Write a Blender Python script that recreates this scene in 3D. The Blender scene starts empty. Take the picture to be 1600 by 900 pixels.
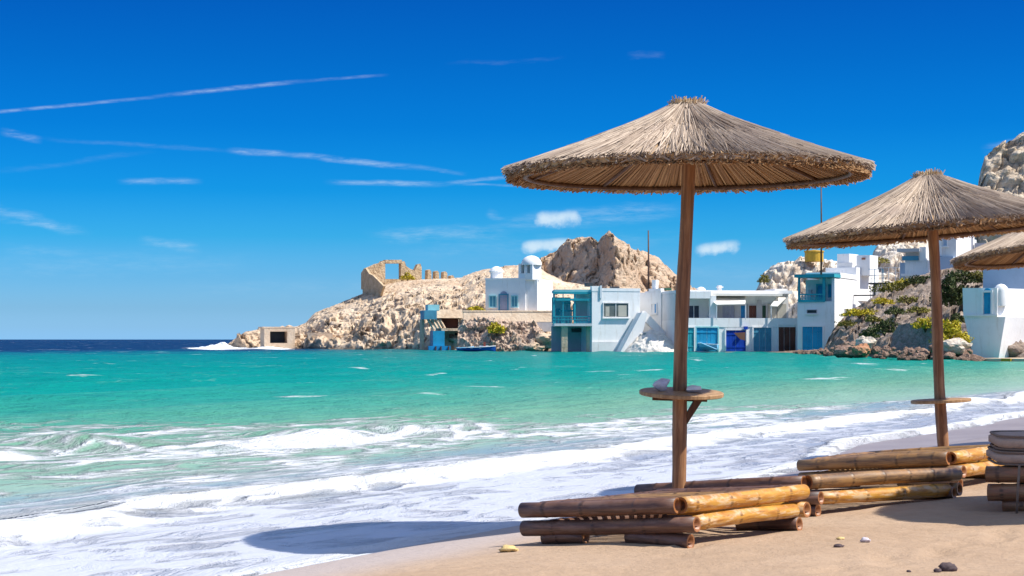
import bpy, math, random
import numpy as np
from mathutils import Vector, Matrix
random.seed(7); RNG = np.random.default_rng(7)
sc = bpy.context.scene
COL = sc.collection
# ------------------------------------------------------------------ camera
F, HY, CZ = 3000.0, 530.0, 1.2            # focal length in photo pixels, horizon row, eye height over the sea
cd = bpy.data.cameras.new('camera'); cam = bpy.data.objects.new('camera', cd); COL.objects.link(cam)
cam.location = (0, 0, CZ); cam.rotation_euler = (math.pi / 2, 0, 0)
cd.sensor_width = 36; cd.lens = 36 * F / 1600; cd.shift_y = (HY - 450) / 1600
cd.clip_start = .1; cd.clip_end = 20000
sc.camera = cam
# ------------------------------------------------------------------ light and exposure
SUN_AZ, SUN_EL = math.radians(104), math.radians(53.5)    # azimuth clockwise from the view direction
sd = bpy.data.lights.new('sun', 'SUN'); so = bpy.data.objects.new('sun', sd); COL.objects.link(so)
sd.energy = 4.6; sd.angle = math.radians(.55); sd.color = (1, .955, .88)
to_sun = Vector((math.cos(SUN_EL) * math.sin(SUN_AZ), math.cos(SUN_EL) * math.cos(SUN_AZ), math.sin(SUN_EL)))
so.rotation_euler = to_sun.to_track_quat('Z', 'Y').to_euler(); so.location = (30, 0, 40)
EXPO = .47
sc.view_settings.view_transform = 'Standard'; sc.view_settings.look = 'None'
sc.view_settings.exposure = EXPO; sc.view_settings.gamma = 1
sc.cycles.max_bounces = 6; sc.cycles.diffuse_bounces = 4; sc.cycles.glossy_bounces = 3
sc.cycles.transparent_max_bounces = 8

# ------------------------------------------------------------------ node helpers
class NT:
    def __init__(s, nt): s.nt = nt
    def n(s, typ, **kw):
        nd = s.nt.nodes.new(typ)
        for k, v in kw.items(): setattr(nd, k, v)
        return nd
    def set(s, inp, v):
        if isinstance(v, bpy.types.NodeSocket): s.nt.links.new(v, inp)
        elif isinstance(v, (tuple, list)):
            v = tuple(v)
            if inp.type == 'RGBA' and len(v) == 3: v = v + (1,)
            inp.default_value = v
        else: inp.default_value = v
    def m(s, op, a, b=0.0, c=0.0, clamp=False):
        nd = s.n('ShaderNodeMath', operation=op, use_clamp=clamp)
        for i, v in enumerate((a, b, c)): s.set(nd.inputs[i], v)
        return nd.outputs[0]
    def vm(s, op, a, b=(0, 0, 0)):
        nd = s.n('ShaderNodeVectorMath', operation=op)
        s.set(nd.inputs[0], a); s.set(nd.inputs[1], b)
        return nd.outputs[0]
    def ss(s, v, a, b):                      # smoothstep a..b
        nd = s.n('ShaderNodeMapRange', interpolation_type='SMOOTHSTEP')
        s.set(nd.inputs[0], v); s.set(nd.inputs[1], a); s.set(nd.inputs[2], b)
        return nd.outputs[0]
    def mix(s, f, a, b, mode='MIX'):
        nd = s.n('ShaderNodeMix', data_type='RGBA', blend_type=mode)
        s.set(nd.inputs[0], f); s.set(nd.inputs[6], a); s.set(nd.inputs[7], b)
        return nd.outputs[2]
    def ramp(s, f, stops, interp='LINEAR'):
        nd = s.n('ShaderNodeValToRGB'); cr = nd.color_ramp; cr.interpolation = interp
        while len(cr.elements) < len(stops): cr.elements.new(.5)
        for e, (p, c) in zip(cr.elements, stops):
            e.position = p; e.color = tuple(c) + (1,) if len(c) == 3 else c
        s.set(nd.inputs[0], f)
        return nd.outputs[0]
    def noise(s, vec, scale, detail=4, rough=.55, dist=0.0, out=0):
        nd = s.n('ShaderNodeTexNoise'); s.set(nd.inputs['Vector'], vec)
        nd.inputs['Scale'].default_value = scale; nd.inputs['Detail'].default_value = detail
        nd.inputs['Roughness'].default_value = rough; nd.inputs['Distortion'].default_value = dist
        return nd.outputs[out]
    def xyz(s, x, y, z=0.0):
        nd = s.n('ShaderNodeCombineXYZ')
        for i, v in enumerate((x, y, z)): s.set(nd.inputs[i], v)
        return nd.outputs[0]
    def sep(s, v):
        nd = s.n('ShaderNodeSeparateXYZ'); s.set(nd.inputs[0], v)
        return nd.outputs
    def att(s, name):
        nd = s.n('ShaderNodeAttribute'); nd.attribute_name = name
        return nd.outputs['Fac']
def new_mat(name):
    m = bpy.data.materials.new(name); m.use_nodes = True
    t = NT(m.node_tree); b = m.node_tree.nodes['Principled BSDF']
    return m, t, b
def bump(t, b, h, strength, dist):
    nd = t.n('ShaderNodeBump'); nd.inputs['Strength'].default_value = strength; nd.inputs['Distance'].default_value = dist
    t.set(nd.inputs['Height'], h); t.set(b.inputs['Normal'], nd.outputs[0])
def srgb(r, g, b):
    f = lambda c: ((c / 255 + .055) / 1.055) ** 2.4 if c > 10 else c / 255 / 12.92
    return (f(r), f(g), f(b))

# ------------------------------------------------------------------ sky
world = bpy.data.worlds.new('World'); sc.world = world; world.use_nodes = True
t = NT(world.node_tree); bg = world.node_tree.nodes['Background']
STRENGTH = .1
sky = t.n('ShaderNodeTexSky', sky_type='NISHITA'); sky.sun_disc = False
sky.sun_elevation = SUN_EL; sky.sun_rotation = SUN_AZ
tc = t.n('ShaderNodeTexCoord')
dx, dy, dz = t.sep(tc.outputs['Generated'])
el = t.m('ARCTAN2', dz, t.m('SQRT', t.m('ADD', t.m('MULTIPLY', dx, dx), t.m('MULTIPLY', dy, dy))))
eld = t.m('DIVIDE', t.m('MULTIPLY', el, 180 / math.pi), 30.0, clamp=True)
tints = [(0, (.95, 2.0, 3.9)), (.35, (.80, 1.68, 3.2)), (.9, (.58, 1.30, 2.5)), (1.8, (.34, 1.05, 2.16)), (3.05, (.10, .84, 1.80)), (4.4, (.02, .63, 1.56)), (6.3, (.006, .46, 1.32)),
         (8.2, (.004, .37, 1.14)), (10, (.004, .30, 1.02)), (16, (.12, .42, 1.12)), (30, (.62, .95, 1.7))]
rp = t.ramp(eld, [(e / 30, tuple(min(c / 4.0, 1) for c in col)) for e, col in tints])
TK = 4.0 * 2 ** -EXPO
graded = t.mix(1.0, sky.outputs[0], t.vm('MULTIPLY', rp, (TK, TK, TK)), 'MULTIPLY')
# thin cirrus, a contrail and three small cumulus: streaks given as directions (tangents of azimuth and elevation)
ysafe = t.m('MAXIMUM', dy, .02)
u, v = t.m('DIVIDE', dx, ysafe), t.m('DIVIDE', dz, ysafe)
wisp = t.ss(t.noise(t.xyz(t.m('MULTIPLY', u, 1.0), t.m('MULTIPLY', v, 7.0), 5.0), 130, 4, .7), .25, .75)
P2 = t.xyz(t.m('MULTIPLY', u, 1.0), t.m('MULTIPLY', v, 2.6), 0.0)
nA = t.m('SUBTRACT', t.noise(P2, 28, 5, .6), .5)
nB = t.noise(t.xyz(t.m('MULTIPLY', u, 1.0), t.m('MULTIPLY', v, 5.0), 3.0), 60, 5, .65)
nC = t.m('SUBTRACT', t.noise(t.xyz(u, v, 7.0), 55, 6, .62), .5)
streaks = [(-90, 183, 260, 150, 4, .50, .12), (240, 151, 480, 126, 5, .55, .15), (470, 127, 605, 117, 3.5, .3, .15),
           (0, 205, 66, 219, 8, .40, .5), (60, 216, 380, 238, 5, .10, .4), (355, 236, 455, 240, 7, .5, .4), (430, 238, 660, 263, 7, .5, .4), (640, 260, 730, 272, 5, .25, .5),
           (185, 282, 315, 283, 7, .42, .4), (510, 284, 700, 288, 6, .5, .3), (690, 288, 810, 274, 5, .42, .4), (700, 287, 830, 292, 3, .3, .3),
           (-60, 318, 140, 362, 13, .30, 1.2), (-20, 345, 100, 352, 8, .2, 1.0), (215, 376, 315, 387, 11, .28, 1.0),
           (570, 368, 800, 362, 15, .28, 1.1), (760, 352, 1080, 325, 20, .30, 1.2), (760, 330, 790, 345, 9, .25, 1), (980, 88, 1040, 86, 8, .10, 1), (700, 100, 880, 92, 6, .08, 1),
           (1535, 236, 1640, 212, 11, .28, .8), (-20, 270, 240, 236, 7, .06, .8), (0, 390, 130, 395, 12, .12, 1.2), (-60, 420, 420, 408, 30, .10, 1.6), (250, 455, 700, 440, 22, .07, 1.6), (600, 395, 1100, 372, 26, .12, 1.4), (900, 420, 1250, 430, 22, .10, 1.4)]
def streak(x0, y0, x1, y1, w, a, warp, puffy=False):
    ax, ay, bx, by = (x0 - 800) / F, (HY - y0) / F, (x1 - 800) / F, (HY - y1) / F
    L = math.hypot(bx - ax, by - ay); ex, ey = (bx - ax) / L, (by - ay) / L
    q = t.m('ADD', t.m('MULTIPLY', t.m('SUBTRACT', u, ax), ex), t.m('MULTIPLY', t.m('SUBTRACT', v, ay), ey))
    d = t.m('ADD', t.m('MULTIPLY', t.m('SUBTRACT', u, ax), -ey), t.m('MULTIPLY', t.m('SUBTRACT', v, ay), ex))
    d = t.m('ADD', d, t.m('MULTIPLY', nC if puffy else nA, warp * 30 / F))
    w = w / F
    qn = t.m('DIVIDE', q, L)
    ends = t.m('MULTIPLY', t.ss(qn, -.05, .28), t.ss(qn, 1.05, .72))
    core = t.ss(t.m('ABSOLUTE', d), w, 0.0)
    k = t.m('MULTIPLY', t.m('MULTIPLY', ends, core), a)
    if puffy: return t.m('MULTIPLY', t.ss(t.m('ADD', k, t.m('MULTIPLY', nC, 1.9)), .22, 1.05), t.ss(k, 0.02, .45))
    return t.m('MULTIPLY', k, t.m('MULTIPLY', t.ss(nB, .25, .7), t.m('ADD', .35, t.m('MULTIPLY', wisp, .5))))
tot = None
for s_ in streaks:
    k = streak(*s_); tot = k if tot is None else t.m('ADD', tot, k)
for s_ in [(826, 345, 922, 338, 24, 1.0, .5), (804, 388, 908, 380, 20, .95, .5), (1078, 394, 1174, 382, 20, .95, .5)]:
    tot = t.m('MAXIMUM', tot, t.m('MULTIPLY', streak(*s_, puffy=True), .8))
tot = t.m('MULTIPLY', tot, t.ss(dy, .1, .3), clamp=True)
# unseen clouds added over the rest of the sky as white ambient fill
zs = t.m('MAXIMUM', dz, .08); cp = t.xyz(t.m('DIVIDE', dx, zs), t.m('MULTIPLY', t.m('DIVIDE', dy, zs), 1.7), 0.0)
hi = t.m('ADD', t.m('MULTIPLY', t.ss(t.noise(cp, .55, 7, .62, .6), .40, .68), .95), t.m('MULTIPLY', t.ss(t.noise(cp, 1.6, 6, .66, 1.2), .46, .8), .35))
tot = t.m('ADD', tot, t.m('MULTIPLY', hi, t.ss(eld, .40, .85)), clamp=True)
cl = tuple(c * 2 ** -EXPO / STRENGTH for c in srgb(226, 244, 255))
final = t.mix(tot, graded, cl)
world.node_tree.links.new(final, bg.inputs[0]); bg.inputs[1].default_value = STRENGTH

# ------------------------------------------------------------------ numpy noise
def _h(ix, iy, iz, k=0):
    n = (ix * 374761393 + iy * 668265263 + iz * 1440662683 + k * 974634777) & 0xffffffff
    n = ((n ^ (n >> 13)) * 1274126177) & 0xffffffff
    n = ((n ^ (n >> 16)) * 2246822519) & 0xffffffff
    return ((n ^ (n >> 15)) & 0xffffff) / float(0xffffff)
def vnoise(x, y, z):
    x, y, z = np.broadcast_arrays(np.asarray(x, float), np.asarray(y, float), np.asarray(z, float))
    ix, iy, iz = np.floor(x).astype(np.int64), np.floor(y).astype(np.int64), np.floor(z).astype(np.int64)
    fx, fy, fz = x - ix, y - iy, z - iz
    fx, fy, fz = [f * f * f * (f * (f * 6 - 15) + 10) for f in (fx, fy, fz)]
    r = 0
    for a in (0, 1):
        for b in (0, 1):
            for c in (0, 1):
                w = (fx if a else 1 - fx) * (fy if b else 1 - fy) * (fz if c else 1 - fz)
                r = r + w * _h(ix + a, iy + b, iz + c)
    return r * 2 - 1
def fbm(x, y, z, octv=4, gain=.5, ridged=False):
    r, a, f, tot_ = 0, 1.0, 1.0, 0
    for i in range(octv):
        n = vnoise(x * f + 17.3 * i, y * f - 9.1 * i, z * f + 3.7 * i)
        if ridged: n = 1 - 2 * np.abs(n)
        r = r + a * n; tot_ += a; a *= gain; f *= 2.03
    return r / tot_
def worley(x, y, z):                                 # F1 and id of the nearest cell
    ix, iy, iz = np.floor(x).astype(np.int64), np.floor(y).astype(np.int64), np.floor(z).astype(np.int64)
    best = np.full(x.shape, 9.); sec = np.full(x.shape, 9.); idv = np.zeros(x.shape); fac = np.zeros(x.shape)
    for a in (-1, 0, 1):
        for b in (-1, 0, 1):
            for c in (-1, 0, 1):
                jx, jy, jz = ix + a, iy + b, iz + c
                ex, ey, ez = jx + _h(jx, jy, jz, 1) - x, jy + _h(jx, jy, jz, 2) - y, jz + _h(jx, jy, jz, 3) - z
                d = ex ** 2 + ey ** 2 + ez ** 2
                hid = _h(jx, jy, jz, 4)
                n = d < best
                fac = np.where(n, (_h(jx, jy, jz, 5) - .5) * 2 * ex + (_h(jx, jy, jz, 6) - .5) * 2 * ey + (_h(jx, jy, jz, 7) - .5) * 2 * ez, fac)
                sec = np.where(n, best, np.minimum(sec, d)); idv = np.where(n, hid, idv); best = np.where(n, d, best)
    return np.sqrt(best), np.sqrt(sec), idv, fac
def sstep(a, b, x):
    q = np.clip((x - a) / (b - a), 0, 1); return q * q * (3 - 2 * q)

# ------------------------------------------------------------------ mesh helpers
class MB:
    def __init__(s): s.v, s.f, s.t = [], [], []
    def add(s, vs, fs, tint=None):
        o = len(s.v); s.v += [tuple(p) for p in vs]; s.f += [tuple(i + o for i in f) for f in fs]
        s.t += [random.random() if tint is None else tint] * len(vs)
        return s
    def hexa(s, p, tint=None):               # 8 corners: bottom 4 then top 4
        return s.add(p, [(3, 2, 1, 0), (4, 5, 6, 7), (0, 1, 5, 4), (1, 2, 6, 5), (2, 3, 7, 6), (3, 0, 4, 7)], tint)
    def box(s, x0, x1, y0, y1, z0, z1, tint=None):
        return s.hexa([(x0, y0, z0), (x1, y0, z0), (x1, y1, z0), (x0, y1, z0), (x0, y0, z1), (x1, y0, z1), (x1, y1, z1), (x0, y1, z1)], tint)
    def tube(s, pts, rad, seg=8, cap=True, tint=None):
        pts = [Vector(p) for p in pts]; n = len(pts)
        if not isinstance(rad, (list, tuple)): rad = [rad] * n
        vs, fs = [], []
        for i, p in enumerate(pts):
            d = (pts[min(i + 1, n - 1)] - pts[max(i - 1, 0)]).normalized()
            up = Vector((0, 0, 1)) if abs(d.z) < .9 else Vector((1, 0, 0))
            a = d.cross(up).normalized(); b = a.cross(d).normalized()
            for k in range(seg):
                g = 2 * math.pi * k / seg
                vs.append(p + (a * math.cos(g) + b * math.sin(g)) * rad[i])
        for i in range(n - 1):
            for k in range(seg):
                k2 = (k + 1) % seg
                fs.append((i * seg + k, i * seg + k2, (i + 1) * seg + k2, (i + 1) * seg + k))
        if cap:
            fs.append(tuple(range(seg))[::-1]); fs.append(tuple((n - 1) * seg + k for k in range(seg)))
        return s.add(vs, fs, tint)
    def lathe(s, prof, seg=24, c=(0, 0, 0), tint=None):
        vs, fs = [], []
        for r, z in prof:
            for k in range(seg):
                g = 2 * math.pi * k / seg; vs.append((c[0] + r * math.cos(g), c[1] + r * math.sin(g), c[2] + z))
        for i in range(len(prof) - 1):
            for k in range(seg):
                k2 = (k + 1) % seg
                fs.append((i * seg + k, i * seg + k2, (i + 1) * seg + k2, (i + 1) * seg + k))
        return s.add(vs, fs, tint)
    def quads(s, C, U, V, tint):
        for c, a, b, tt in zip(C, U, V, tint):
            s.add([c - a - b, c + a - b, c + a + b, c - a + b], [(0, 1, 2, 3)], tt)
        return s
ORG = {}
def org(o):
    while o is not None and o.name not in ORG: o = o.parent
    return ORG[o.name] if o is not None else Vector((0, 0, 0))
def mesh_data(name, mb, mat, smooth=False, o=Vector((0, 0, 0))):
    me = bpy.data.meshes.new(name)
    me.from_pydata([(p[0] - o[0], p[1] - o[1], p[2] - o[2]) for p in mb.v], [], mb.f)
    a = me.attributes.new('tint', 'FLOAT', 'POINT'); a.data.foreach_set('value', np.array(mb.t, dtype=np.float32))
    me.materials.append(mat)
    if smooth: me.polygons.foreach_set('use_smooth', [True] * len(me.polygons))
    me.update()
    return me
def obj(name, mb, mat, parent=None, smooth=False, kind=None, label=None, cat=None, group=None):
    if parent is None:                                # a thing that is one mesh: origin at its base
        V = np.array(mb.v); o = Vector(((V[:, 0].min() + V[:, 0].max()) / 2, (V[:, 1].min() + V[:, 1].max()) / 2, V[:, 2].min()))
    else: o = org(parent)
    ob = bpy.data.objects.new(name, mesh_data(name, mb, mat, smooth, o)); COL.objects.link(ob)
    if parent is None: ob.location = o; ORG[ob.name] = o
    else: ob.parent = parent
    tag(ob, label, cat, group, kind)
    return ob
def tag(o, label=None, cat=None, group=None, kind=None):
    if label: o['label'] = label
    if cat: o['category'] = cat
    if group: o['group'] = group
    if kind: o['kind'] = kind
    return o
def thing(name, label, cat, loc, group=None, local=False):
    o = bpy.data.objects.new(name, None); COL.objects.link(o); o.location = loc; o.empty_display_size = .2
    ORG[o.name] = Vector((0, 0, 0)) if local else Vector(loc)
    return tag(o, label, cat, group)
def grid_obj(name, X, Y, Z, mat, kind=None, attrs=None, smooth=True, label=None, cat=None, flip=False):
    nr, nc = X.shape
    me = bpy.data.meshes.new(name)
    V = np.stack([X, Y, Z], -1).reshape(-1, 3).astype(np.float32)
    idx = np.arange(nr * nc).reshape(nr, nc)
    q = np.stack([idx[:-1, :-1], idx[:-1, 1:], idx[1:, 1:], idx[1:, :-1]], -1).reshape(-1, 4)
    if flip: q = q[:, ::-1]
    me.vertices.add(len(V)); me.vertices.foreach_set('co', V.ravel())
    me.loops.add(q.size); me.loops.foreach_set('vertex_index', q.ravel().astype(np.int32))
    me.polygons.add(len(q)); me.polygons.foreach_set('loop_start', (np.arange(len(q)) * 4).astype(np.int32))
    me.polygons.foreach_set('loop_total', np.full(len(q), 4, np.int32))
    if smooth: me.polygons.foreach_set('use_smooth', np.ones(len(q), bool))
    for k, a in (attrs or {}).items():
        at_ = me.attributes.new(k, 'FLOAT', 'POINT'); at_.data.foreach_set('value', np.broadcast_to(a, X.shape).ravel().astype(np.float32))
    me.materials.append(mat); me.update(calc_edges=True); me.validate()
    ob = bpy.data.objects.new(name, me); COL.objects.link(ob)
    return tag(ob, label, cat, None, kind)
def at(px, py, D): return Vector(((px - 800) / F * D, D, CZ + (HY - py) / F * D))

# ------------------------------------------------------------------ the lie of the beach
SH0 = np.array([-1.3, 9.73]); SHT = np.array([.454, .891]); SHN = np.array([-.891, .454])   # shoreline: a point, along, seaward
def st(x, y):
    ax, ay = x - SH0[0], y - SH0[1]
    return ax * SHN[0] + ay * SHN[1], ax * SHT[0] + ay * SHT[1]
rdent = random.Random(3); DENTS = []
for k_ in range(34):                       # two trails of worn footprints and a few stray ones
    if k_ < 24: DENTS.append((-2.9 - .045 * k_ + rdent.uniform(-.06, .06) + .13 * (k_ % 2), -3.2 + .30 * k_ + rdent.uniform(-.06, .06), 1.5 + rdent.uniform(-.25, .25)))
    else: DENTS.append((rdent.uniform(-4.6, -2.0), rdent.uniform(-2, 4), rdent.uniform(0, 3)))
def sandz(s, t_=None):
    s = np.asarray(s, float)
    up = .2 * (1 - np.exp(np.minimum(s, 0) / .9)) + .02 * np.minimum(-np.minimum(s, 0), 25)
    z = np.where(s < 0, up, np.maximum(-.05 * s, -2.5))
    if t_ is not None:
        k = sstep(.6, 1.8, -s)
        z = z + k * (.028 * fbm(s * 1.1, t_ * .9, 0, 3) + .008 * fbm(s * 3.1, t_ * 3.1, 5, 3))
    for dx_, dt_, da_ in DENTS:
        if t_ is None: break
        a_, b_ = s - dx_, t_ - dt_; ca, sa = math.cos(da_), math.sin(da_)
        q2 = ((a_ * ca + b_ * sa) / .15) ** 2 + ((b_ * ca - a_ * sa) / .065) ** 2
        z = z - .016 * np.exp(-q2 ** 1.5) + .005 * np.exp(-(np.sqrt(q2) - 1.45) ** 2 * 9)
    return z
def ground(x, y):
    s, t_ = st(np.array([x]), np.array([y])); return float(sandz(s, t_)[0])

# ------------------------------------------------------------------ materials
M = {}
def rock_mat(name, cols, scale=.35, bs=.35, fine=2.5, strata=0.0):
    m, t, b = new_mat(name); p = t.n('ShaderNodeTexCoord').outputs['Object']
    if strata:
        x, y, z = t.sep(p); p = t.xyz(x, y, t.m('MULTIPLY', z, strata))
    n1 = t.noise(p, scale, 6, .62, .6); n2 = t.noise(p, scale * 5, 5, .65)
    f = t.m('ADD', t.m('MULTIPLY', n1, .62), t.m('MULTIPLY', n2, .38))
    c = t.ramp(f, [(.30, cols[0]), (.42, cols[1]), (.54, cols[2]), (.70, cols[3])])
    wx_, wy_, wz_ = t.sep(t.n('ShaderNodeNewGeometry').outputs['Position'])
    tide = 0.0 if name in ('limewashed_rock', 'concrete', 'ruin_stone', 'stone_wall') else t.ss(t.m('ADD', wz_, t.m('MULTIPLY', t.m('SUBTRACT', n2, .5), 1.1)), .45, .08)
    c = t.mix(t.m('MULTIPLY', tide, .55), c, (.085, .065, .045))
    t.set(b.inputs['Base Color'], c); b.inputs['Roughness'].default_value = .95; b.inputs['Specular IOR Level'].default_value = .15
    vo = t.n('ShaderNodeTexVoronoi', feature='DISTANCE_TO_EDGE'); t.set(vo.inputs['Vector'], p); vo.inputs['Scale'].default_value = fine * .6
    h = t.m('ADD', t.noise(p, fine, 6, .68), t.m('MULTIPLY', t.m('MINIMUM', vo.outputs[0], .25), .9))
    bump(t, b, h, 1.0, bs)
    M[name] = m; return m
rock_mat('headland_rock', [(.34, .21, .13), (.54, .39, .26), (.66, .51, .36), (.74, .62, .48)], .22, .24, 1.9)
rock_mat('peak_rock', [(.33, .19, .125), (.52, .355, .235), (.63, .465, .325), (.70, .57, .43)], .22, .6, 1.1, 1.6)
rock_mat('pale_rock', [(.42, .30, .20), (.60, .48, .36), (.72, .64, .54), (.78, .72, .64)], .35, .3, 1.4)
rock_mat('grey_rock', [(.12, .085, .06), (.25, .185, .14), (.37, .29, .23), (.48, .40, .335)], .45, .3, 2.0)
rock_mat('bank_rock', [(.26, .17, .13), (.46, .33, .25), (.60, .46, .35), (.70, .57, .44)], .7, .18, 2.5)
rock_mat('boulder_rock', [(.10, .06, .045), (.28, .17, .12), (.42, .28, .21), (.55, .42, .34)], 1.0, .12, 5)
rock_mat('orange_rock', [(.30, .12, .06), (.50, .22, .12), (.60, .32, .18), (.66, .45, .3)], 1.0, .12, 5)
rock_mat('cliff_rock', [(.24, .17, .115), (.48, .375, .27), (.66, .55, .42), (.75, .66, .53)], .22, .6, .7, 2.0)
rock_mat('limewashed_rock', [(.50, .43, .34), (.66, .60, .51), (.74, .69, .61), (.78, .74, .68)], .6, .15, 2.0)
rock_mat('ruin_stone', [(.30, .19, .11), (.48, .34, .20), (.60, .45, .28), (.68, .54, .36)], 1.2, .15, 3.0)
rock_mat('concrete', [(.42, .28, .17), (.60, .44, .30), (.68, .53, .375), (.73, .59, .44)], .5, .06, 3.0)
rock_mat('stone_wall', [(.12, .09, .085), (.25, .20, .19), (.38, .31, .30), (.50, .43, .41)], 2.2, .25, 3.0)

def paint(name, col, var=.06, rough=.7, bs=.01, scale=1.2, weather=None):
    m, t, b = new_mat(name); p = t.n('ShaderNodeTexCoord').outputs['Object']
    n1 = t.noise(p, scale, 5, .6)
    lo = tuple(max(c * (1 - 2.2 * var), 0) for c in col); hi = tuple(min(c * (1 + var), .9) for c in col)
    c = t.ramp(n1, [(.3, lo), (.5, col), (.7, hi)])
    if weather is not None:
        x, y, z = t.sep(p)
        n2 = t.noise(t.xyz(t.m('MULTIPLY', x, 3), t.m('MULTIPLY', y, 3), t.m('MULTIPLY', z, .5)), .9, 5, .7)
        c = t.mix(t.m('MULTIPLY', t.ss(n2, .52, .75), .6), c, weather)
    t.set(b.inputs['Base Color'], c); b.inputs['Roughness'].default_value = rough
    b.inputs['Specular IOR Level'].default_value = .3
    bump(t, b, t.noise(p, scale * 8, 4, .6), .5, bs)
    M[name] = m; return m
WHITE = (.84, .83, .81)
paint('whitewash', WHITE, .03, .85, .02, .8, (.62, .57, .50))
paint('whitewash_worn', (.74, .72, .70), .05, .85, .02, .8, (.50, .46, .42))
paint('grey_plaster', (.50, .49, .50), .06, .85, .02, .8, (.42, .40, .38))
paint('blue_and_shade_plaster', (.36, .46, .58), .05, .85, .02)  # blue plaster; also carries the painted shade of one white wall
paint('turquoise_paint', (.03, .36, .42), .12, .5)
paint('pale_turquoise_paint', (.30, .62, .64), .1, .6)
paint('blue_paint', (.012, .22, .50), .12, .45)
paint('royal_blue_paint', (.008, .06, .42), .12, .45)
paint('sky_blue_paint', (.02, .30, .52), .1, .45)
paint('steel_blue_paint', (.07, .28, .40), .1, .5)
paint('brown_paint', (.13, .045, .03), .15, .55)
paint('rust_paint', (.30, .13, .08), .15, .6)
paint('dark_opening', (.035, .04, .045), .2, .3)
paint('dark_window', (.05, .06, .08), .2, .2)
paint('dim_glass', (.13, .15, .14), .25, .15)
paint('green_paint', (.02, .07, .04), .15, .5)
paint('curtain', (.46, .43, .36), .1, .8)
paint('lilac_shutter', (.34, .36, .46), .1, .6)
paint('awning_cloth', (.78, .74, .66), .04, .8)
paint('dark_metal', (.05, .055, .06), .15, .4)
paint('pale_metal', (.62, .66, .68), .08, .4)
paint('yellow_paint', (.52, .31, .03), .12, .5)
paint('rust_pole', (.13, .07, .05), .2, .7)
paint('boat_white', (.78, .78, .78), .03, .35)
paint('boat_blue', (.015, .09, .36), .1, .35)
paint('boat_sky', (.20, .50, .72), .08, .4)
paint('red_cloth', (.42, .10, .07), .1, .8)
paint('cushion_cloth', (.54, .37, .265), .06, .95, .004, 30)
paint('cushion_piping', (.26, .18, .13), .06, .9, .003, 30)
paint('strap_cloth', (.27, .19, .135), .08, .9, .002, 30)
paint('shell_white', (.66, .62, .66), .08, .5, .003, 40)
paint('paper_white', (.80, .77, .70), .04, .8, .002, 30)
paint('dark_pebble', (.09, .06, .06), .2, .7, .004, 40)
paint('pale_pebble', (.58, .52, .54), .1, .7, .004, 40)
paint('yellow_pebble', (.66, .48, .20), .1, .7, .004, 40)
paint('dark_branch', (.10, .07, .045), .2, .9, .01, 8)

def leaf_mat(name, stops, rough=.6):
    m, t, b = new_mat(name)
    t.set(b.inputs['Base Color'], t.ramp(t.att('tint'), stops)); b.inputs['Roughness'].default_value = rough
    b.inputs['Specular IOR Level'].default_value = .25
    M[name] = m
leaf_mat('yellow_leaf', [(0, (.22, .19, .012)), (.5, (.48, .39, .02)), (1, (.62, .50, .04))])
leaf_mat('green_leaf', [(0, (.025, .04, .012)), (.5, (.06, .08, .02)), (1, (.12, .13, .035))])
leaf_mat('olive_leaf', [(0, (.10, .09, .02)), (.5, (.20, .18, .03)), (1, (.32, .27, .05))])

# thatch reeds, timber and bamboo
def reed_mat(name, stops, patch, dull=.6):
    m, t, b = new_mat(name); p = t.n('ShaderNodeTexCoord').outputs['Object']
    c = t.ramp(t.att('tint'), stops)
    c = t.mix(t.m('MULTIPLY', t.ss(t.noise(p, 2.2, 4, .6), .45, .68), dull), c, patch)
    c = t.mix(t.m('MULTIPLY', t.ss(t.noise(p, 45, 3, .6), .5, .75), .35), c, tuple(k * .45 for k in patch))
    t.set(b.inputs['Base Color'], c); b.inputs['Roughness'].default_value = .75; b.inputs['Specular IOR Level'].default_value = .3
    M[name] = m
reed_mat('weathered_reed', [(0, (.15, .10, .07)), (.3, (.31, .23, .165)), (.7, (.45, .35, .255)), (1, (.62, .50, .385))], (.25, .185, .15), .6)
reed_mat('under_reed', [(0, (.17, .08, .03)), (.4, (.35, .19, .08)), (.8, (.50, .30, .135)), (1, (.62, .41, .21))], (.27, .14, .06))
reed_mat('straw_tuft', [(0, (.38, .24, .12)), (.5, (.60, .44, .25)), (1, (.74, .62, .44))], (.55, .38, .2), .4)
def wood_mat(name, a, b_, c_, rough=.55):
    m, t, b = new_mat(name); p = t.n('ShaderNodeTexCoord').outputs['Object']
    x, y, z = t.sep(p)
    n1 = t.noise(t.xyz(t.m('MULTIPLY', x, 26), t.m('MULTIPLY', y, 26), t.m('MULTIPLY', z, 1.6)), 1.6, 6, .65, .4)
    n2 = t.noise(p, 3.5, 3)
    t.set(b.inputs['Base Color'], t.ramp(t.m('ADD', t.m('MULTIPLY', n1, .75), t.m('MULTIPLY', n2, .25)), [(.33, a), (.5, b_), (.66, c_)]))
    b.inputs['Roughness'].default_value = rough; b.inputs['Specular IOR Level'].default_value = .35
    bump(t, b, n1, .7, .008); M[name] = m
wood_mat('pole_timber', (.11, .045, .017), (.28, .13, .055), (.46, .25, .12))
wood_mat('dark_timber', (.045, .02, .01), (.10, .045, .02), (.17, .085, .04))
wood_mat('shelf_timber', (.20, .10, .045), (.38, .22, .10), (.52, .34, .18))
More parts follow.
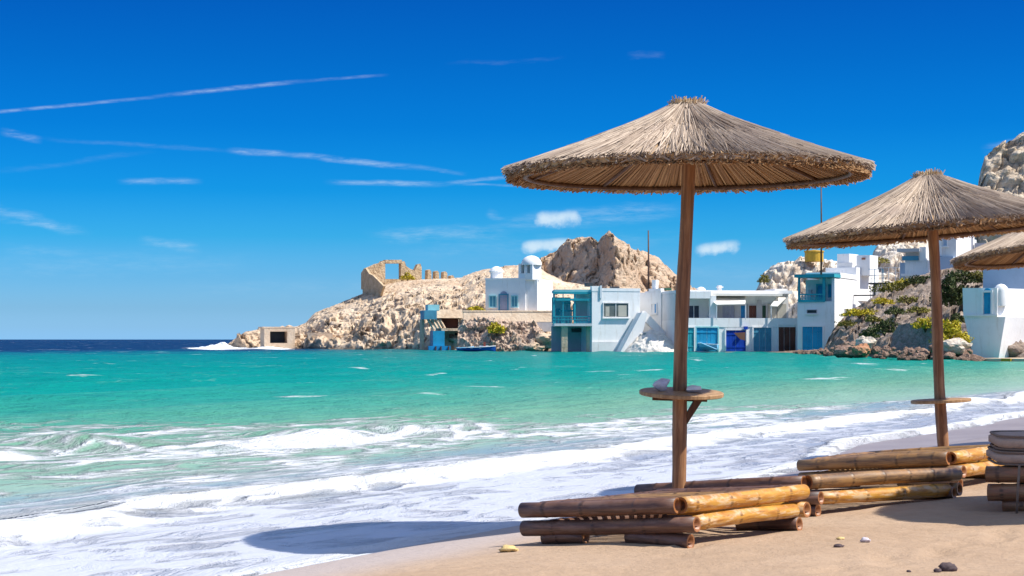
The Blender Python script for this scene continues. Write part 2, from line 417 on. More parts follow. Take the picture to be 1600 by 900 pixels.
def bamboo_mat(name, stops, patch, pf, rough=.48):
    m, t, b = new_mat(name)
    L, A = t.att('along'), t.att('around')
    p = t.xyz(t.m('MULTIPLY', L, 3.0), t.m('MULTIPLY', A, 2.6), t.m('MULTIPLY', t.att('tint'), 40))
    n1 = t.noise(p, 1.6, 5, .6, .5)
    fib = t.noise(t.xyz(t.m('MULTIPLY', L, 2.0), t.m('MULTIPLY', A, 40), t.att('tint')), 1.5, 4, .6)
    c = t.ramp(t.m('ADD', t.m('MULTIPLY', n1, .7), t.m('MULTIPLY', fib, .3)), stops)
    c = t.mix(t.m('MULTIPLY', t.ss(t.noise(t.xyz(t.m('MULTIPLY', L, 5), t.m('MULTIPLY', A, 2), t.m('ADD', t.att('tint'), 4)), 1.7, 5, .65), .48, .62), pf), c, patch)
    c = t.mix(t.m('MULTIPLY', t.att('node'), t.m('MULTIPLY', .8, t.ss(t.noise(p, 3.0, 3), .4, .6))), c, tuple(k * .35 for k in stops[1][1]))
    c = t.mix(t.att('cut'), c, (.34, .13, .04))
    t.set(b.inputs['Base Color'], c); b.inputs['Roughness'].default_value = rough
    b.inputs['Coat Weight'].default_value = .08; b.inputs['Coat Roughness'].default_value = .3
    bump(t, b, fib, .3, .003); M[name] = m
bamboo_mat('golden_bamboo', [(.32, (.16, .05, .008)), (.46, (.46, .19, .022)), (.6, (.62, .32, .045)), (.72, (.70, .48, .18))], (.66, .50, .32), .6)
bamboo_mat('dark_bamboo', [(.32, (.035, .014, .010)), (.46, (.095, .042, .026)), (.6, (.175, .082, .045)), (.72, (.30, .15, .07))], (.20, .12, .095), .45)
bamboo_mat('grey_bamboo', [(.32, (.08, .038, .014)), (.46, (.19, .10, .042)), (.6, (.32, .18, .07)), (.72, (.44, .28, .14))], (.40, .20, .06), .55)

bamboo_mat('warm_bamboo', [(.32, (.10, .042, .018)), (.46, (.22, .10, .045)), (.6, (.36, .18, .08)), (.72, (.48, .28, .14))], (.34, .12, .05), .55)
# sand
m, t, b = new_mat('sand'); p = t.n('ShaderNodeTexCoord').outputs['Object']; M['sand'] = m
wet = t.att('wet')
n1, n2, n3 = t.noise(p, 1.1, 5, .6), t.noise(p, 14, 5, .7), t.noise(p, 130, 3, .7)
dry = t.ramp(t.m('ADD', t.m('MULTIPLY', n1, .6), t.m('MULTIPLY', n2, .4)), [(.32, (.36, .245, .155)), (.5, (.415, .288, .19)), (.68, (.46, .33, .225))])
dry = t.mix(t.m('MULTIPLY', t.ss(n3, .55, .8), .16), dry, (.28, .18, .11))
wetc = t.ramp(t.noise(p, .9, 5, .6), [(.3, (.25, .20, .18)), (.7, (.33, .275, .25))])
damp = t.mix(t.ss(wet, 0.0, .42), dry, (.43, .355, .315))
t.set(b.inputs['Base Color'], t.mix(t.ss(wet, .45, 1.0), damp, wetc))
t.set(b.inputs['Roughness'], t.m('SUBTRACT', .95, t.m('MULTIPLY', wet, .55)))
t.set(b.inputs['Specular IOR Level'], t.m('ADD', .12, t.m('MULTIPLY', wet, .33)))
hh = t.m('ADD', t.m('MULTIPLY', t.noise(p, 7, 4, .6), 1.0), t.m('ADD', t.m('MULTIPLY', t.noise(p, 45, 4, .7), .25), t.m('MULTIPLY', n3, .06)))
bump(t, b, t.m('MULTIPLY', hh, t.m('SUBTRACT', 1.0, t.m('MULTIPLY', wet, .8))), .6, .045)

# sea
m, t, b = new_mat('sea_water'); M['sea_water'] = m
p = t.n('ShaderNodeTexCoord').outputs['Object']
S, T, DENS = t.att('s'), t.att('t'), t.att('foam')
big = t.noise(p, .05, 3, .5)
sp = t.m('ADD', S, t.m('MULTIPLY', t.m('SUBTRACT', big, .5), t.m('MULTIPLY', S, .5)))
lg = t.m('DIVIDE', t.m('LOGARITHM', t.m('MAXIMUM', sp, 1.0), 2.0), 8.5)      # 0 at 1 m, 1 at ~360 m
def lgp(s_): return math.log2(s_) / 8.5
base = t.ramp(lg, [(0, (.40, .385, .40)), (lgp(2.4), (.36, .37, .385)), (lgp(5), (.22, .35, .27)), (lgp(9), (.135, .30, .20)), (lgp(14), (.05, .262, .185)), (lgp(22), (.004, .228, .178)),
                   (lgp(45), (.002, .198, .168)), (lgp(80), (.002, .165, .158)), (lgp(105), (.002, .11, .14)), (lgp(122), (.002, .036, .095)), (lgp(140), (.002, .014, .064)), (1, (.002, .012, .060))])
n1 = t.noise(t.xyz(t.m('MULTIPLY', S, 1.0), t.m('MULTIPLY', T, .35)), .5, 4, .6)
base = t.mix(t.m('MULTIPLY', t.ss(n1, .42, .7), .35), base, t.vm('MULTIPLY', base, (.6, .78, .84)))
# lacy foam near the shore; its broad layout is the mesh attribute 'foam'
fv = t.xyz(t.m('MULTIPLY', S, 1.0), t.m('MULTIPLY', T, .42), 0.0)
wob = t.n('ShaderNodeVectorMath', operation='SCALE'); t.set(wob.inputs[0], t.noise(fv, .8, 3, .6, 0, 1)); wob.inputs['Scale'].default_value = 1.1
fv2 = t.vm('ADD', fv, wob.outputs[0])
fa, fb = t.noise(fv2, .9, 7, .66, .3), t.noise(fv2, 4.2, 6, .7, .5)
vor = t.n('ShaderNodeTexVoronoi', feature='DISTANCE_TO_EDGE'); t.set(vor.inputs['Vector'], fv2); vor.inputs['Scale'].default_value = 2.2
lace = t.ss(vor.outputs[0], .22, .0)
fn = t.m('ADD', t.m('ADD', t.m('MULTIPLY', fa, .62), t.m('MULTIPLY', fb, .38)), t.m('MULTIPLY', lace, .10))
near = t.ss(t.m('ADD', DENS, t.m('MULTIPLY', t.m('SUBTRACT', fn, .52), 3.3)), .24, .94)
near = t.m('MULTIPLY', near, t.ss(DENS, .02, .15))
# scattered small whitecaps farther out
wv = t.xyz(t.m('MULTIPLY', S, 1.0), t.m('MULTIPLY', T, .5), 9.0)
wc = t.m('MULTIPLY', t.ss(t.noise(wv, .42, 5, .6, .6), .645, .74), t.ss(S, 8, 14))
wc2 = t.m('MULTIPLY', t.ss(t.noise(t.vm('MULTIPLY', p, (.12, .07, 1)), .9, 5, .62, .8), .675, .72), t.ss(S, 80, 120))
foam = t.m('MAXIMUM', near, t.m('MULTIPLY', t.m('MAXIMUM', wc, wc2), .85))
film = t.att('film')
fc = t.mix(film, (.60, .61, .625), (.525, .535, .575))
t.set(b.inputs['Base Color'], t.mix(foam, base, fc))
t.set(b.inputs['Roughness'], t.m('ADD', .22, t.m('MULTIPLY', foam, t.m('SUBTRACT', .6, t.m('MULTIPLY', film, .46)))))
t.set(b.inputs['Specular IOR Level'], t.m('ADD', .003, t.m('MULTIPLY', film, .6))); b.inputs['IOR'].default_value = 1.33
h1 = t.noise(t.xyz(t.m('MULTIPLY', S, 1.0), t.m('MULTIPLY', T, .5)), 1.3, 5, .6)
h2 = t.noise(t.xyz(t.m('MULTIPLY', S, 1.0), t.m('MULTIPLY', T, .55)), 6.0, 4, .6)
hs = t.m('ADD', t.m('MULTIPLY', h1, t.m('MULTIPLY', t.ss(S, 2, 12), .35)), t.m('ADD', t.m('MULTIPLY', h2, t.m('MULTIPLY', t.ss(S, 1, 8), .07)), t.m('ADD', t.m('MULTIPLY', foam, .05), t.m('MULTIPLY', fb, t.m('MULTIPLY', foam, t.m('SUBTRACT', .085, t.m('MULTIPLY', film, .055)))))))
bump(t, b, hs, 1.0, 1.0)
m, t, b = new_mat('surf_foam'); M['surf_foam'] = m
b.inputs['Base Color'].default_value = (.82, .84, .86, 1); b.inputs['Roughness'].default_value = .9

# ------------------------------------------------------------------ beach
sv = np.concatenate([-np.geomspace(.06, 120, 110)[::-1] - 3.5, np.linspace(-3.5, 2.5, 150), np.linspace(2.6, 40, 60)])
tv = np.concatenate([np.linspace(-60, -6, 50), np.linspace(-5.9, 16, 260), np.linspace(16.2, 125, 160)])
TT, SS = np.meshgrid(tv, sv)
XX = SH0[0] + SS * SHN[0] + TT * SHT[0]; YY = SH0[1] + SS * SHN[1] + TT * SHT[1]
ZZ = sandz(SS, TT)
wedge = 1.5 + .35 * fbm(TT * .35, 0, 2, 3) + .6 * sstep(3, 10, TT)
WET = np.clip(sstep(-wedge, -wedge * .35, SS) * (.42 + .5 * sstep(1, 7, TT)) + sstep(-.35, -.05, SS), 0, 1)
grid_obj('beach', XX, YY, ZZ, M['sand'], 'structure', {'wet': WET}, flip=True)

# ------------------------------------------------------------------ sea
def edge(t_): return -.02 + 1.15 * sstep(8, 14, t_) + .16 * fbm(t_ * .55, 0, 11, 3) + .08 * np.sin(t_ * .9 + .5)
ang = np.concatenate([np.radians(np.linspace(-115, -19, 90))[:-1], np.radians(np.linspace(-19, 19, 560)), np.radians(np.linspace(19, 75, 60))[1:]])
rows = np.concatenate([np.linspace(4, 9, 30)[:-1], 1 / np.linspace(1 / 9.0, 1 / 300.0, 520), np.geomspace(310, 9000, 40)])
AA, RR = np.meshgrid(ang, rows)
WX, WY = RR * np.sin(AA), RR * np.cos(AA)
Ss, Ts = st(WX, WY)
bore_s = 2.55 + .35 * fbm(Ts * .3, 0, 3, 3)
send = np.interp(Ts, [-4, 5, 9, 14, 18, 22, 26, 32], [9.6, 9.2, 8.6, 7.2, 5.9, 4.8, 3.8, 3.0])
cr2 = send - 1.2 + .9 * fbm(Ts * .25, 0, 7, 3)
k2 = .21 * (1 - .6 * sstep(8, 15, Ts)) * (.35 + .85 * sstep(-.3, .4, fbm(Ts * .4, 0, 31, 3)))
d2 = Ss - cr2
wave = .10 * sstep(-.35, .2, Ss - bore_s) * np.exp(-np.maximum(Ss - bore_s, 0) / 1.6)
wave = wave + k2 * np.where(d2 < 0, np.exp(-(d2 / .5) ** 2), np.exp(-(d2 / 1.6) ** 2))
ph = Ss * 2 * math.pi / 6.5 + 1.6 * fbm(Ss * .04, Ts * .05, 1, 3)
swell = (.10 * (np.exp(np.sin(ph) * 1.3) / 3.0 - .45)) * sstep(9, 16, Ss)
chop = .07 * fbm(Ss * .45, Ts * .22, 4, 4) * sstep(4, 12, Ss) + .02 * fbm(Ss * 1.6, Ts * .8, 8, 3) * sstep(2.2, 5, Ss)
far = sstep(60, 400, Ss)
big_ = .35 * fbm(WX * .035, WY * .05, 2, 3) * sstep(90, 220, Ss) * (1 - sstep(900, 2500, RR))
wave = wave + swell * (1 - .4 * far) + chop + big_ * .5
e_ = edge(Ts)
sz = sandz(Ss)
lip = .010 * np.exp(-((Ss - e_ - .14) / .14) ** 2)
ripple = .006 * fbm(Ss * 2.2, Ts * 1.1, 6, 3) * sstep(.3, 1.2, Ss)
wz = np.maximum(wave * sstep(.4, 2.0, Ss) , sz + .010) + lip + ripple
wz = np.where(Ss < e_, sz + .010 - .05 * sstep(0, .35, e_ - Ss) - .25 * sstep(.1, 1.0, e_ - Ss), wz)
# foam layout

q_ = (Ss - bore_s) / np.maximum(send - bore_s, .6)
cov = np.interp(q_, [-9, -.02, 0, .12, .30, .45, .75, 1.0, 1.25, 1.7, 2.4], [0, 0, .62, .52, .48, .54, .60, .54, .36, .22, 0])
pat = fbm(Ss * .50, Ts * .20, 9, 5, .62); pat2 = fbm(Ss * 1.7, Ts * .6, 13, 4, .62)
dn = np.where(q_ > 0, cov + (.95 * pat + .40 * pat2) * sstep(0, .3, q_), 0)
dn = np.where(q_ > 1.0, np.minimum(dn, .62 * (1 - sstep(1.2, 2.4, q_)) + .05), dn)
dn = np.where(q_ <= .04, np.maximum(dn, .80 + .13 * fbm(Ss * 1.1, Ts * .3, 19, 4) - .30 * sstep(7, 13, Ts)), dn)
bw = np.maximum(.18 + .25 * fbm(Ts * .4, 0, 15, 3), .06)
dn = np.maximum(dn, 1.25 * sstep(-.22, .0, Ss - bore_s) * (1 - sstep(bw * .6, bw * 1.7, Ss - bore_s)))
dn = np.maximum(dn, .74 * np.exp(-((d2 + .1 + .35 * pat2) / .55) ** 2) * sstep(-.05, .35, fbm(Ts * .55, Ss * .15, 21, 4)))
dn = np.maximum(dn, .95 * np.exp(-((Ss - bore_s + .02) / .28) ** 2))
dn = np.maximum(dn, 1.1 * np.exp(-((Ss - e_ - .12) / .17) ** 2))
# a green hollow under the curling crest at the left
hol = np.exp(-(((Ss - 6.6) / .8) ** 2 + ((Ts - 7.4) / 1.9) ** 2)); dn = dn - .10 * hol
# surf round the tip of the headland
pxx = 800 + F * WX / np.maximum(WY, 1)
tip = sstep(270, 335, pxx) * (1 - sstep(440, 470, pxx)) * sstep(218, 236, WY) * (1 - sstep(262, 300, WY)) * (WY > 0)
dn = np.maximum(dn, .95 * tip)
lump_ = np.clip(dn - .35, 0, .7) * sstep(.6, 2.2, Ss - e_) * (.035 * fbm(Ss * 2.0, Ts * .9, 23, 3, .5) + .012 * fbm(Ss * 6, Ts * 3, 29, 2))
wz = wz + lump_
FILM = (1 - sstep(bore_s - .35, bore_s - .05, Ss)) * sstep(.10, .35, Ss - e_) * .9 + .75 * sstep(.3, .8, Ss - bore_s + .3 * pat2) * (1 - sstep(.6, 1.9, Ss - bore_s + .8 * pat))
grid_obj('sea', WX, WY, wz, M['sea_water'], 'structure', {'s': Ss, 't': Ts, 'foam': dn, 'film': np.clip(FILM, 0, 1)})

# ------------------------------------------------------------------ rocky land
def terrain(name, tops, dfront, dridge, back, ncol, nrow, amp, mat, shape=None, zb=-.6, freq=.28, edge_amp=.5, seed=0, kind='structure', step=.0, label=None, cat=None, big=0.0, shape_b=None, blend=(0, 1)):
    px = np.linspace(tops[0][0], tops[-1][0], ncol)
    top = np.interp(px, *zip(*tops)); df = np.interp(px, *zip(*dfront)); dr = np.interp(px, *zip(*dridge))
    sh = shape or [(0, 0), (1, 1)]
    v = np.linspace(0, 1, nrow); hv = np.interp(v, *zip(*sh))
    nb = max(nrow // 4, 6)
    zr = CZ + (HY - top) / F * dr
    D = df[None] + v[:, None] * (dr - df)[None]
    H = np.repeat(hv[:, None], ncol, 1)
    if shape_b: k_ = sstep(*blend, px)[None]; H = H * (1 - k_) + np.interp(v, *zip(*shape_b))[:, None] * k_
    Z = zb + (zr - zb)[None] * H
    vb = np.linspace(0, 1, nb + 1)[1:]
    Db = dr[None] + vb[:, None] * back; Zb = zr[None] * (1 - vb[:, None]) ** 1.2 + (zb - 1) * vb[:, None]
    D = np.concatenate([D, Db]); Z = np.concatenate([Z, Zb])
    X = (px[None] - 800) / F * D; Y = D.copy()
    w = np.concatenate([sstep(0, .12, v) * (1 - (1 - edge_amp) * sstep(.9, 1, v)), np.full(nb, edge_amp)])[:, None]
    w = w * np.minimum(1, (zr - zb)[None] / 3.0 + .15)
    hb = np.concatenate([1 - sstep(.25, .8, v), np.zeros(nb)])[:, None]
    if big:
        Y = Y - big * w * (.35 + hb) * 1.6 * fbm(X * .16 + seed, Y * .10, Z * .22, 3, .5, True); Z = Z + big * w * (.2 + hb) * fbm(X * .2 + seed, Y * .12, 3.0, 3, .5)
        amp = amp * (.45 + .75 * np.concatenate([1 - sstep(.3, .9, v), np.full(nb, .2)])[:, None])
    a = fbm(X * freq + seed, Y * freq, Z * freq * 1.3, 5, .55, True)
    wx, wz_ = .35 * fbm(X * freq * 3, Y * freq * 3, Z * freq * 3, 2), .35 * fbm(X * freq * 3 + 50, Y * freq * 3, Z * freq * 3, 2)
    f1, f2, idc, fc1 = worley(X * freq * 1.3 + seed + wx, Y * freq * .9, Z * freq * 1.9 + wz_)
    f1b, f2b, idb, fc2 = worley(X * freq * 4.2 + seed + wx * 2, Y * freq * 3.2, Z * freq * 6.0 + wz_)
    blk = (idc - .5) * .55 + fc1 * 1.7 + np.minimum(f2 - f1, .12) * 2.0 - .2
    blk2 = (idb - .5) * .22 + fc2 * .85 + np.minimum(f2b - f1b, .12) * .8
    Z = Z + w * amp * (.55 * a + .55 * blk + .5 * blk2)
    Y = Y - w * amp * (.8 * blk + .7 * blk2 + .5 * fbm(X * freq * 1.7, Y * freq * 1.7 + seed, Z * freq * 1.7, 4))
    X = X + w * amp * .4 * fbm(X * freq * 1.5 + 40, Y * freq * 1.5, Z * freq * 1.5, 3)
    if step: Z = np.where(w > 0, Z + .35 * step * np.sin(Z * 2 * math.pi / step) / math.pi * w, Z)
    return grid_obj(name, X, Y, Z, M[mat], kind, smooth=False, label=label, cat=cat)
terrain('headland', [(338, 549), (350, 543), (366, 530), (385, 519), (405, 515), (430, 512), (465, 510), (478, 505), (492, 490), (515, 480), (545, 468), (575, 456), (600, 446), (630, 440), (660, 437), (700, 435), (722, 433), (740, 424), (762, 420), (800, 417), (830, 412), (850, 425), (880, 440), (960, 455)],
        [(338, 244), (450, 240), (480, 233), (550, 226), (660, 215), (760, 205), (860, 196), (960, 190)], [(338, 252), (450, 256), (600, 254), (760, 250), (960, 245)], 40, 460, 150, .45, 'headland_rock',
        [(0, 0), (.12, .22), (.3, .42), (.6, .72), (1, 1)], freq=.42, big=1.6)
terrain('mountain', [(790, 470), (805, 440), (832, 414), (850, 405), (868, 395), (885, 378), (905, 371), (922, 370), (934, 380), (941, 372), (951, 362), (968, 374), (990, 388), (1012, 396), (1030, 404), (1052, 428), (1075, 444), (1110, 458), (1150, 490)],
        [(790, 262), (1150, 245)], [(790, 300), (868, 296), (934, 286), (960, 272), (970, 272), (1010, 284), (1150, 284)], 60, 300, 150, .8, 'peak_rock',
        [(0, 0), (.40, .45), (.72, .70), (.79, .95), (1, 1)], freq=.19, edge_amp=.45, seed=5, shape_b=[(0, 0), (.6, .5), (1, 1)], blend=(945, 985))
terrain('pale_hill', [(1170, 480), (1184, 450), (1190, 432), (1204, 418), (1228, 409), (1262, 404), (1300, 408), (1345, 416), (1400, 440)],
        [(1170, 184), (1400, 184)], [(1170, 196), (1400, 200)], 20, 150, 60, .7, 'pale_rock', [(0, 0), (.35, .55), (.7, .9), (1, 1)], freq=.3, seed=9)
terrain('pale_crag', [(1340, 450), (1352, 425), (1360, 405), (1372, 385), (1388, 374), (1410, 371), (1440, 369), (1458, 378), (1500, 400)],
        [(1340, 200), (1500, 200)], [(1340, 212), (1500, 212)], 14, 110, 60, .7, 'pale_rock', [(0, 0), (.6, .8), (1, 1)], freq=.3, seed=13)
terrain('cliff', [(1500, 420), (1522, 340), (1531, 270), (1538, 246), (1555, 236), (1575, 226), (1600, 210), (1640, 196), (1720, 190), (1800, 215), (1900, 260)],
        [(1500, 236), (1900, 225)], [(1500, 246), (1900, 250)], 30, 190, 110, .95, 'cliff_rock', [(0, 0), (.5, .7), (1, 1)], freq=.2, seed=17)
terrain('hillside', [(1285, 552), (1300, 520), (1312, 502), (1330, 488), (1352, 474), (1372, 462), (1402, 446), (1440, 432), (1470, 424), (1505, 418), (1560, 420), (1700, 405), (1900, 380), (2200, 360), (2500, 385), (2900, 450), (3300, 520)],
        [(1285, 150), (1320, 140), (1400, 122), (1520, 114), (1700, 104), (2200, 92), (3300, 84)], [(1285, 160), (1320, 165), (1400, 168), (1520, 162), (1700, 150), (2200, 135), (3300, 125)], 60, 640, 90, .6, 'grey_rock',
        [(0, 0), (.08, .18), (.5, .55), (1, 1)], freq=.4, seed=21)
terrain('limewashed_bank', [(960, 556), (975, 548), (985, 535), (1000, 520), (1018, 514), (1036, 521), (1052, 534), (1066, 549), (1080, 556)],
        [(960, 178), (1080, 173)], [(960, 181), (1080, 180.5)], 4, 90, 40, .12, 'limewashed_rock', [(0, 0), (.5, .7), (1, 1)], freq=.7, seed=25)
# strip of stony foreshore under the boathouses
terrain('foreshore', [(1060, 553), (1080, 551), (1140, 550), (1200, 550), (1250, 548), (1300, 545)],
        [(1060, 172), (1160, 168), (1250, 160), (1300, 150)], [(1060, 177.5), (1300, 171)], 3, 160, 16, .25, 'boulder_rock', freq=.9, seed=29, zb=-.25)

# ------------------------------------------------------------------ buildings
class Fac:                                    # a vertical face from A (left end) to B (right end) given by photo column and distance
    def __init__(s, a, b):
        s.A = Vector(((a[0] - 800) / F * a[1], a[1])); s.B = Vector(((b[0] - 800) / F * b[1], b[1]))
        s.e = (s.B - s.A).normalized(); s.n = Vector((-s.e.y, s.e.x))          # n points into the building
    def u(s, px):
        k = (px - 800) / F; return (k * s.A.y - s.A.x) / (s.e.x - k * s.e.y)
    def D(s, px): return s.A.y + s.u(px) * s.e.y
    def p(s, u, d, z): q = s.A + s.e * u + s.n * d; return Vector((q.x, q.y, z))
    def z(s, px, py): return CZ + (HY - py) / F * s.D(px)
    def turn(s, depth, angle=90):             # the face that runs back from B
        g = Fac.__new__(Fac); g.A = s.B.copy(); g.B = s.B + s.n * depth; g.e = s.n.copy(); g.n = -s.e; return g
    def box(s, mb, x0, y0, x1, y1, d0, d1, pad=0):
        u0, u1 = s.u(x0) - pad, s.u(x1) + pad; xm = (x0 + x1) / 2; z1, z0 = s.z(xm, y0) + pad, s.z(xm, y1) - pad
        return mb.hexa([s.p(u0, d0, z0), s.p(u1, d0, z0), s.p(u1, d1, z0), s.p(u0, d1, z0), s.p(u0, d0, z1), s.p(u1, d0, z1), s.p(u1, d1, z1), s.p(u0, d1, z1)])
    def poly(s, mb, pts, d0, d1):             # extruded outline
        a = [s.p(s.u(x), d0, s.z(x, y)) for x, y in pts]; b = [s.p(s.u(x), d1, s.z(x, y)) for x, y in pts]; n = len(a)
        return mb.add(a + b, [tuple(range(n)), tuple(range(2 * n - 1, n - 1, -1))] + [(i, i + n, (i + 1) % n + n, (i + 1) % n) for i in range(n)])
    def beam(s, mb, x0, y0, x1, y1, r, d):
        return mb.tube([s.p(s.u(x0), d, s.z(x0, y0)), s.p(s.u(x1), d, s.z(x1, y1))], r, 6)
class House:
    def __init__(s, name, label, cat, fac, base=552, group=None):
        s.f = fac; q = fac.p(0, 0, fac.z(800 + F * fac.A.x / fac.A.y, base)); s.root = thing(name, label, cat, q, group)
    def part(s, name, mb, mat, parent=None, smooth=False, label=None): return obj(name, mb, M[mat], parent or s.root, smooth, None, label)
    def box(s, name, mat, x0, y0, x1, y1, d0, d1, f=None, parent=None, label=None):
        return s.part(name, (f or s.f).box(MB(), x0, y0, x1, y1, d0, d1), mat, parent, label=label)
    def boxes(s, name, mat, L, f=None, parent=None):
        mb = MB()
        for b in L: (f or s.f).box(mb, *b)
        return s.part(name, mb, mat, parent)
    def window(s, x0, y0, x1, y1, fm, pm, f=None, w=.09, bars=1, off=0.0, sill=True):
        f = f or s.f; mb = MB(); u0, u1 = f.u(x0), f.u(x1); xm = (x0 + x1) / 2; z1, z0 = f.z(xm, y0), f.z(xm, y1)
        def bx(a, b, c, d, d0, d1): mb.hexa([f.p(a, d0, c), f.p(b, d0, c), f.p(b, d1, c), f.p(a, d1, c), f.p(a, d0, d), f.p(b, d0, d), f.p(b, d1, d), f.p(a, d1, d)])
        bx(u0 - w, u0, z0 - w, z1 + w, off - .10, off + .05); bx(u1, u1 + w, z0 - w, z1 + w, off - .10, off + .05)
        bx(u0, u1, z1, z1 + w, off - .10, off + .05); bx(u0, u1, z0 - w, z0, off - .10, off + .05)
        for i in range(bars):
            c = u0 + (u1 - u0) * (i + 1) / (bars + 1); bx(c - w * .35, c + w * .35, z0, z1, off - .06, off + .04)
        fr = s.part('window', mb, fm)
        m2 = MB(); m2.hexa([f.p(u0, off - .02, z0), f.p(u1, off - .02, z0), f.p(u1, off + .06, z0), f.p(u0, off + .06, z0), f.p(u0, off - .02, z1), f.p(u1, off - .02, z1), f.p(u1, off + .06, z1), f.p(u0, off + .06, z1)])
        s.part('pane', m2, pm, fr)
        if sill:
            m3 = MB(); m3.hexa([f.p(u0 - .15, off - .2, z0 - w - .08), f.p(u1 + .15, off - .2, z0 - w - .08), f.p(u1 + .15, off, z0 - w - .08), f.p(u0 - .15, off, z0 - w - .08), f.p(u0 - .15, off - .2, z0 - w - .01), f.p(u1 + .15, off - .2, z0 - w - .01), f.p(u1 + .15, off, z0 - w - .01), f.p(u0 - .15, off, z0 - w - .01)])
            s.part('sill', m3, 'whitewash', fr)
        return fr
    def door(s, x0, y0, x1, y1, mat, f=None, leaves=2, planks=3, off=0.0, frame='whitewash', label=None, arch=False):
        f = f or s.f; u0, u1 = f.u(x0), f.u(x1); xm = (x0 + x1) / 2; z1, z0 = f.z(xm, y0), f.z(xm, y1); w = .12
        mb = MB()
        def bx(mb, a, b, c, d, d0, d1): mb.hexa([f.p(a, d0, c), f.p(b, d0, c), f.p(b, d1, c), f.p(a, d1, c), f.p(a, d0, d), f.p(b, d0, d), f.p(b, d1, d), f.p(a, d1, d)])
        bx(mb, u0 - w, u0, z0, z1 + w, off - .12, off + .05); bx(mb, u1, u1 + w, z0, z1 + w, off - .12, off + .05); bx(mb, u0, u1, z1, z1 + w, off - .12, off + .05)
        d = s.part('door', mb, frame, label=label)
        n = leaves
        for i in range(n):
            a = u0 + (u1 - u0) * i / n + .012; b = u0 + (u1 - u0) * (i + 1) / n - .012
            m2 = MB()
            for k in range(planks):
                c, e = a + (b - a) * k / planks, a + (b - a) * (k + 1) / planks
                bx(m2, c + .006, e - .006, z0 + .03, z1 - .01, off - .03 - .012 * (k % 2), off + .02)
            bx(m2, a + .02, b - .02, z0 + (z1 - z0) * .18, z0 + (z1 - z0) * .24, off - .075, off - .03)
            bx(m2, a + .02, b - .02, z0 + (z1 - z0) * .78, z0 + (z1 - z0) * .84, off - .075, off - .03)
            s.part('door_leaf', m2, mat, d)
        if arch:
            m3 = MB(); pts = [(u0, z1)] + [((u0 + u1) / 2 - (u1 - u0) / 2 * math.cos(g), z1 + (u1 - u0) / 2 * math.sin(g)) for g in np.linspace(0, math.pi, 9)]
            a_ = [f.p(q[0], off - .06, q[1]) for q in pts[1:]]; b_ = [f.p(q[0], off + .03, q[1]) for q in pts[1:]]; k = len(a_)
            m3.add(a_ + b_, [tuple(range(k)), tuple(range(2 * k - 1, k - 1, -1))] + [(i, i + k, (i + 1) % k + k, (i + 1) % k) for i in range(k)])
            s.part('fanlight', m3, mat, d)
        return d

# white block by the water with its wide window, and the turquoise porch beside it
f = Fac((925, 180.8), (1000, 182.0)); side = f.turn(7)
h = House('waterfront_house', 'white block house at the water with one wide window and a sloping buttress', 'house', f)
h.box('wall', 'whitewash', 925, 455, 1000, 556, 0, 6)
h.boxes('parapet', 'whitewash', [(924.5, 447, 940, 455.2, -.03, .5), (940, 450.5, 1000.5, 455.2, -.03, .3), (996, 450.5, 1000.5, 455.2, .3, 5)])
h.boxes('base_course', 'whitewash_worn', [(924, 534, 1000, 557, -.16, -.02)])
h.window(943, 474, 981, 495, 'whitewash_worn', 'dim_glass', bars=1)
h.box('curtain', 'curtain', 946, 479, 952, 494, -.035, -.025); h.box('curtain', 'curtain', 966, 477, 979, 494, -.035, -.025)
mb = MB(); f.poly(mb, [(994, 489), (1003, 489), (988, 556), (958, 556)], -1.6, -.2); h.part('buttress', mb, 'whitewash')
mb = MB(); f.poly(mb, [(1001, 486), (1006, 486), (1062, 545), (1050, 547), (1001, 498)], -.5, -.1); h.part('stair_parapet', mb, 'whitewash')
h.box('roof_hatch', 'dark_metal', 961, 447, 973, 451, 1, 1.6); h.box('roof_vent', 'dark_metal', 925, 441, 936, 447, 2, 2.5)
h.boxes('downpipe', 'pale_metal', [(937, 446, 940, 466, -.12, -.02)])
f = Fac((864, 181), (925.5, 181.1))
h = House('porch_house', 'turquoise framed upper porch on piers over a dark boat bay', 'porch', f)
h.box('floor_slab', 'whitewash_worn', 866, 505.5, 925, 509.5, -.3, 5)
h.box('rear_wall', 'pale_turquoise_paint', 866, 463, 896, 505, 4.6, 5)
h.box('inner_wall', 'grey_plaster', 899, 469, 924, 505, 1.2, 1.4)
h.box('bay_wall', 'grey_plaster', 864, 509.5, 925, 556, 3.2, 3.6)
h.box('roof', 'pale_turquoise_paint', 866, 452.5, 928, 456.5, -.2, 5)
h.box('pier', 'concrete', 877.5, 509.5, 887, 556, -.1, .9)
h.box('pier', 'concrete', 917, 509.5, 925, 556, .4, 1)
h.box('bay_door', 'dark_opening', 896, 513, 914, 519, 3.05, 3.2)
for x0, x1 in ((864, 867), (879, 880.5), (896.5, 899.5), (922.5, 925)): h.box('post', 'turquoise_paint', x0, 457, x1, 506, -.15, .02)
for y0, y1, x0 in ((456, 459.5, 864), (466.5, 470, 868)): h.box('rail_beam', 'turquoise_paint', x0, y0, 925, y1, -.22, -.1)
h.boxes('railing', 'turquoise_paint', [(864, 494, 925, 495.4, -.18, -.12), (864, 499, 925, 500, -.18, -.12)] + [(x, 494, x + .8, 506, -.17, -.13) for x in range(867, 924, 5)])
h.boxes('railing_panel', 'steel_blue_paint', [(898, 501, 925, 506, -.12, -.06)])
h.boxes('table', 'turquoise_paint', [(875, 484, 897, 486.5, 1.2, 2.0), (877, 486, 879, 505, 1.3, 1.4), (893, 486, 895, 505, 1.3, 1.4), (882, 472, 894, 474, 1.4, 2.2), (887, 474, 888.5, 484, 1.8, 1.9)])
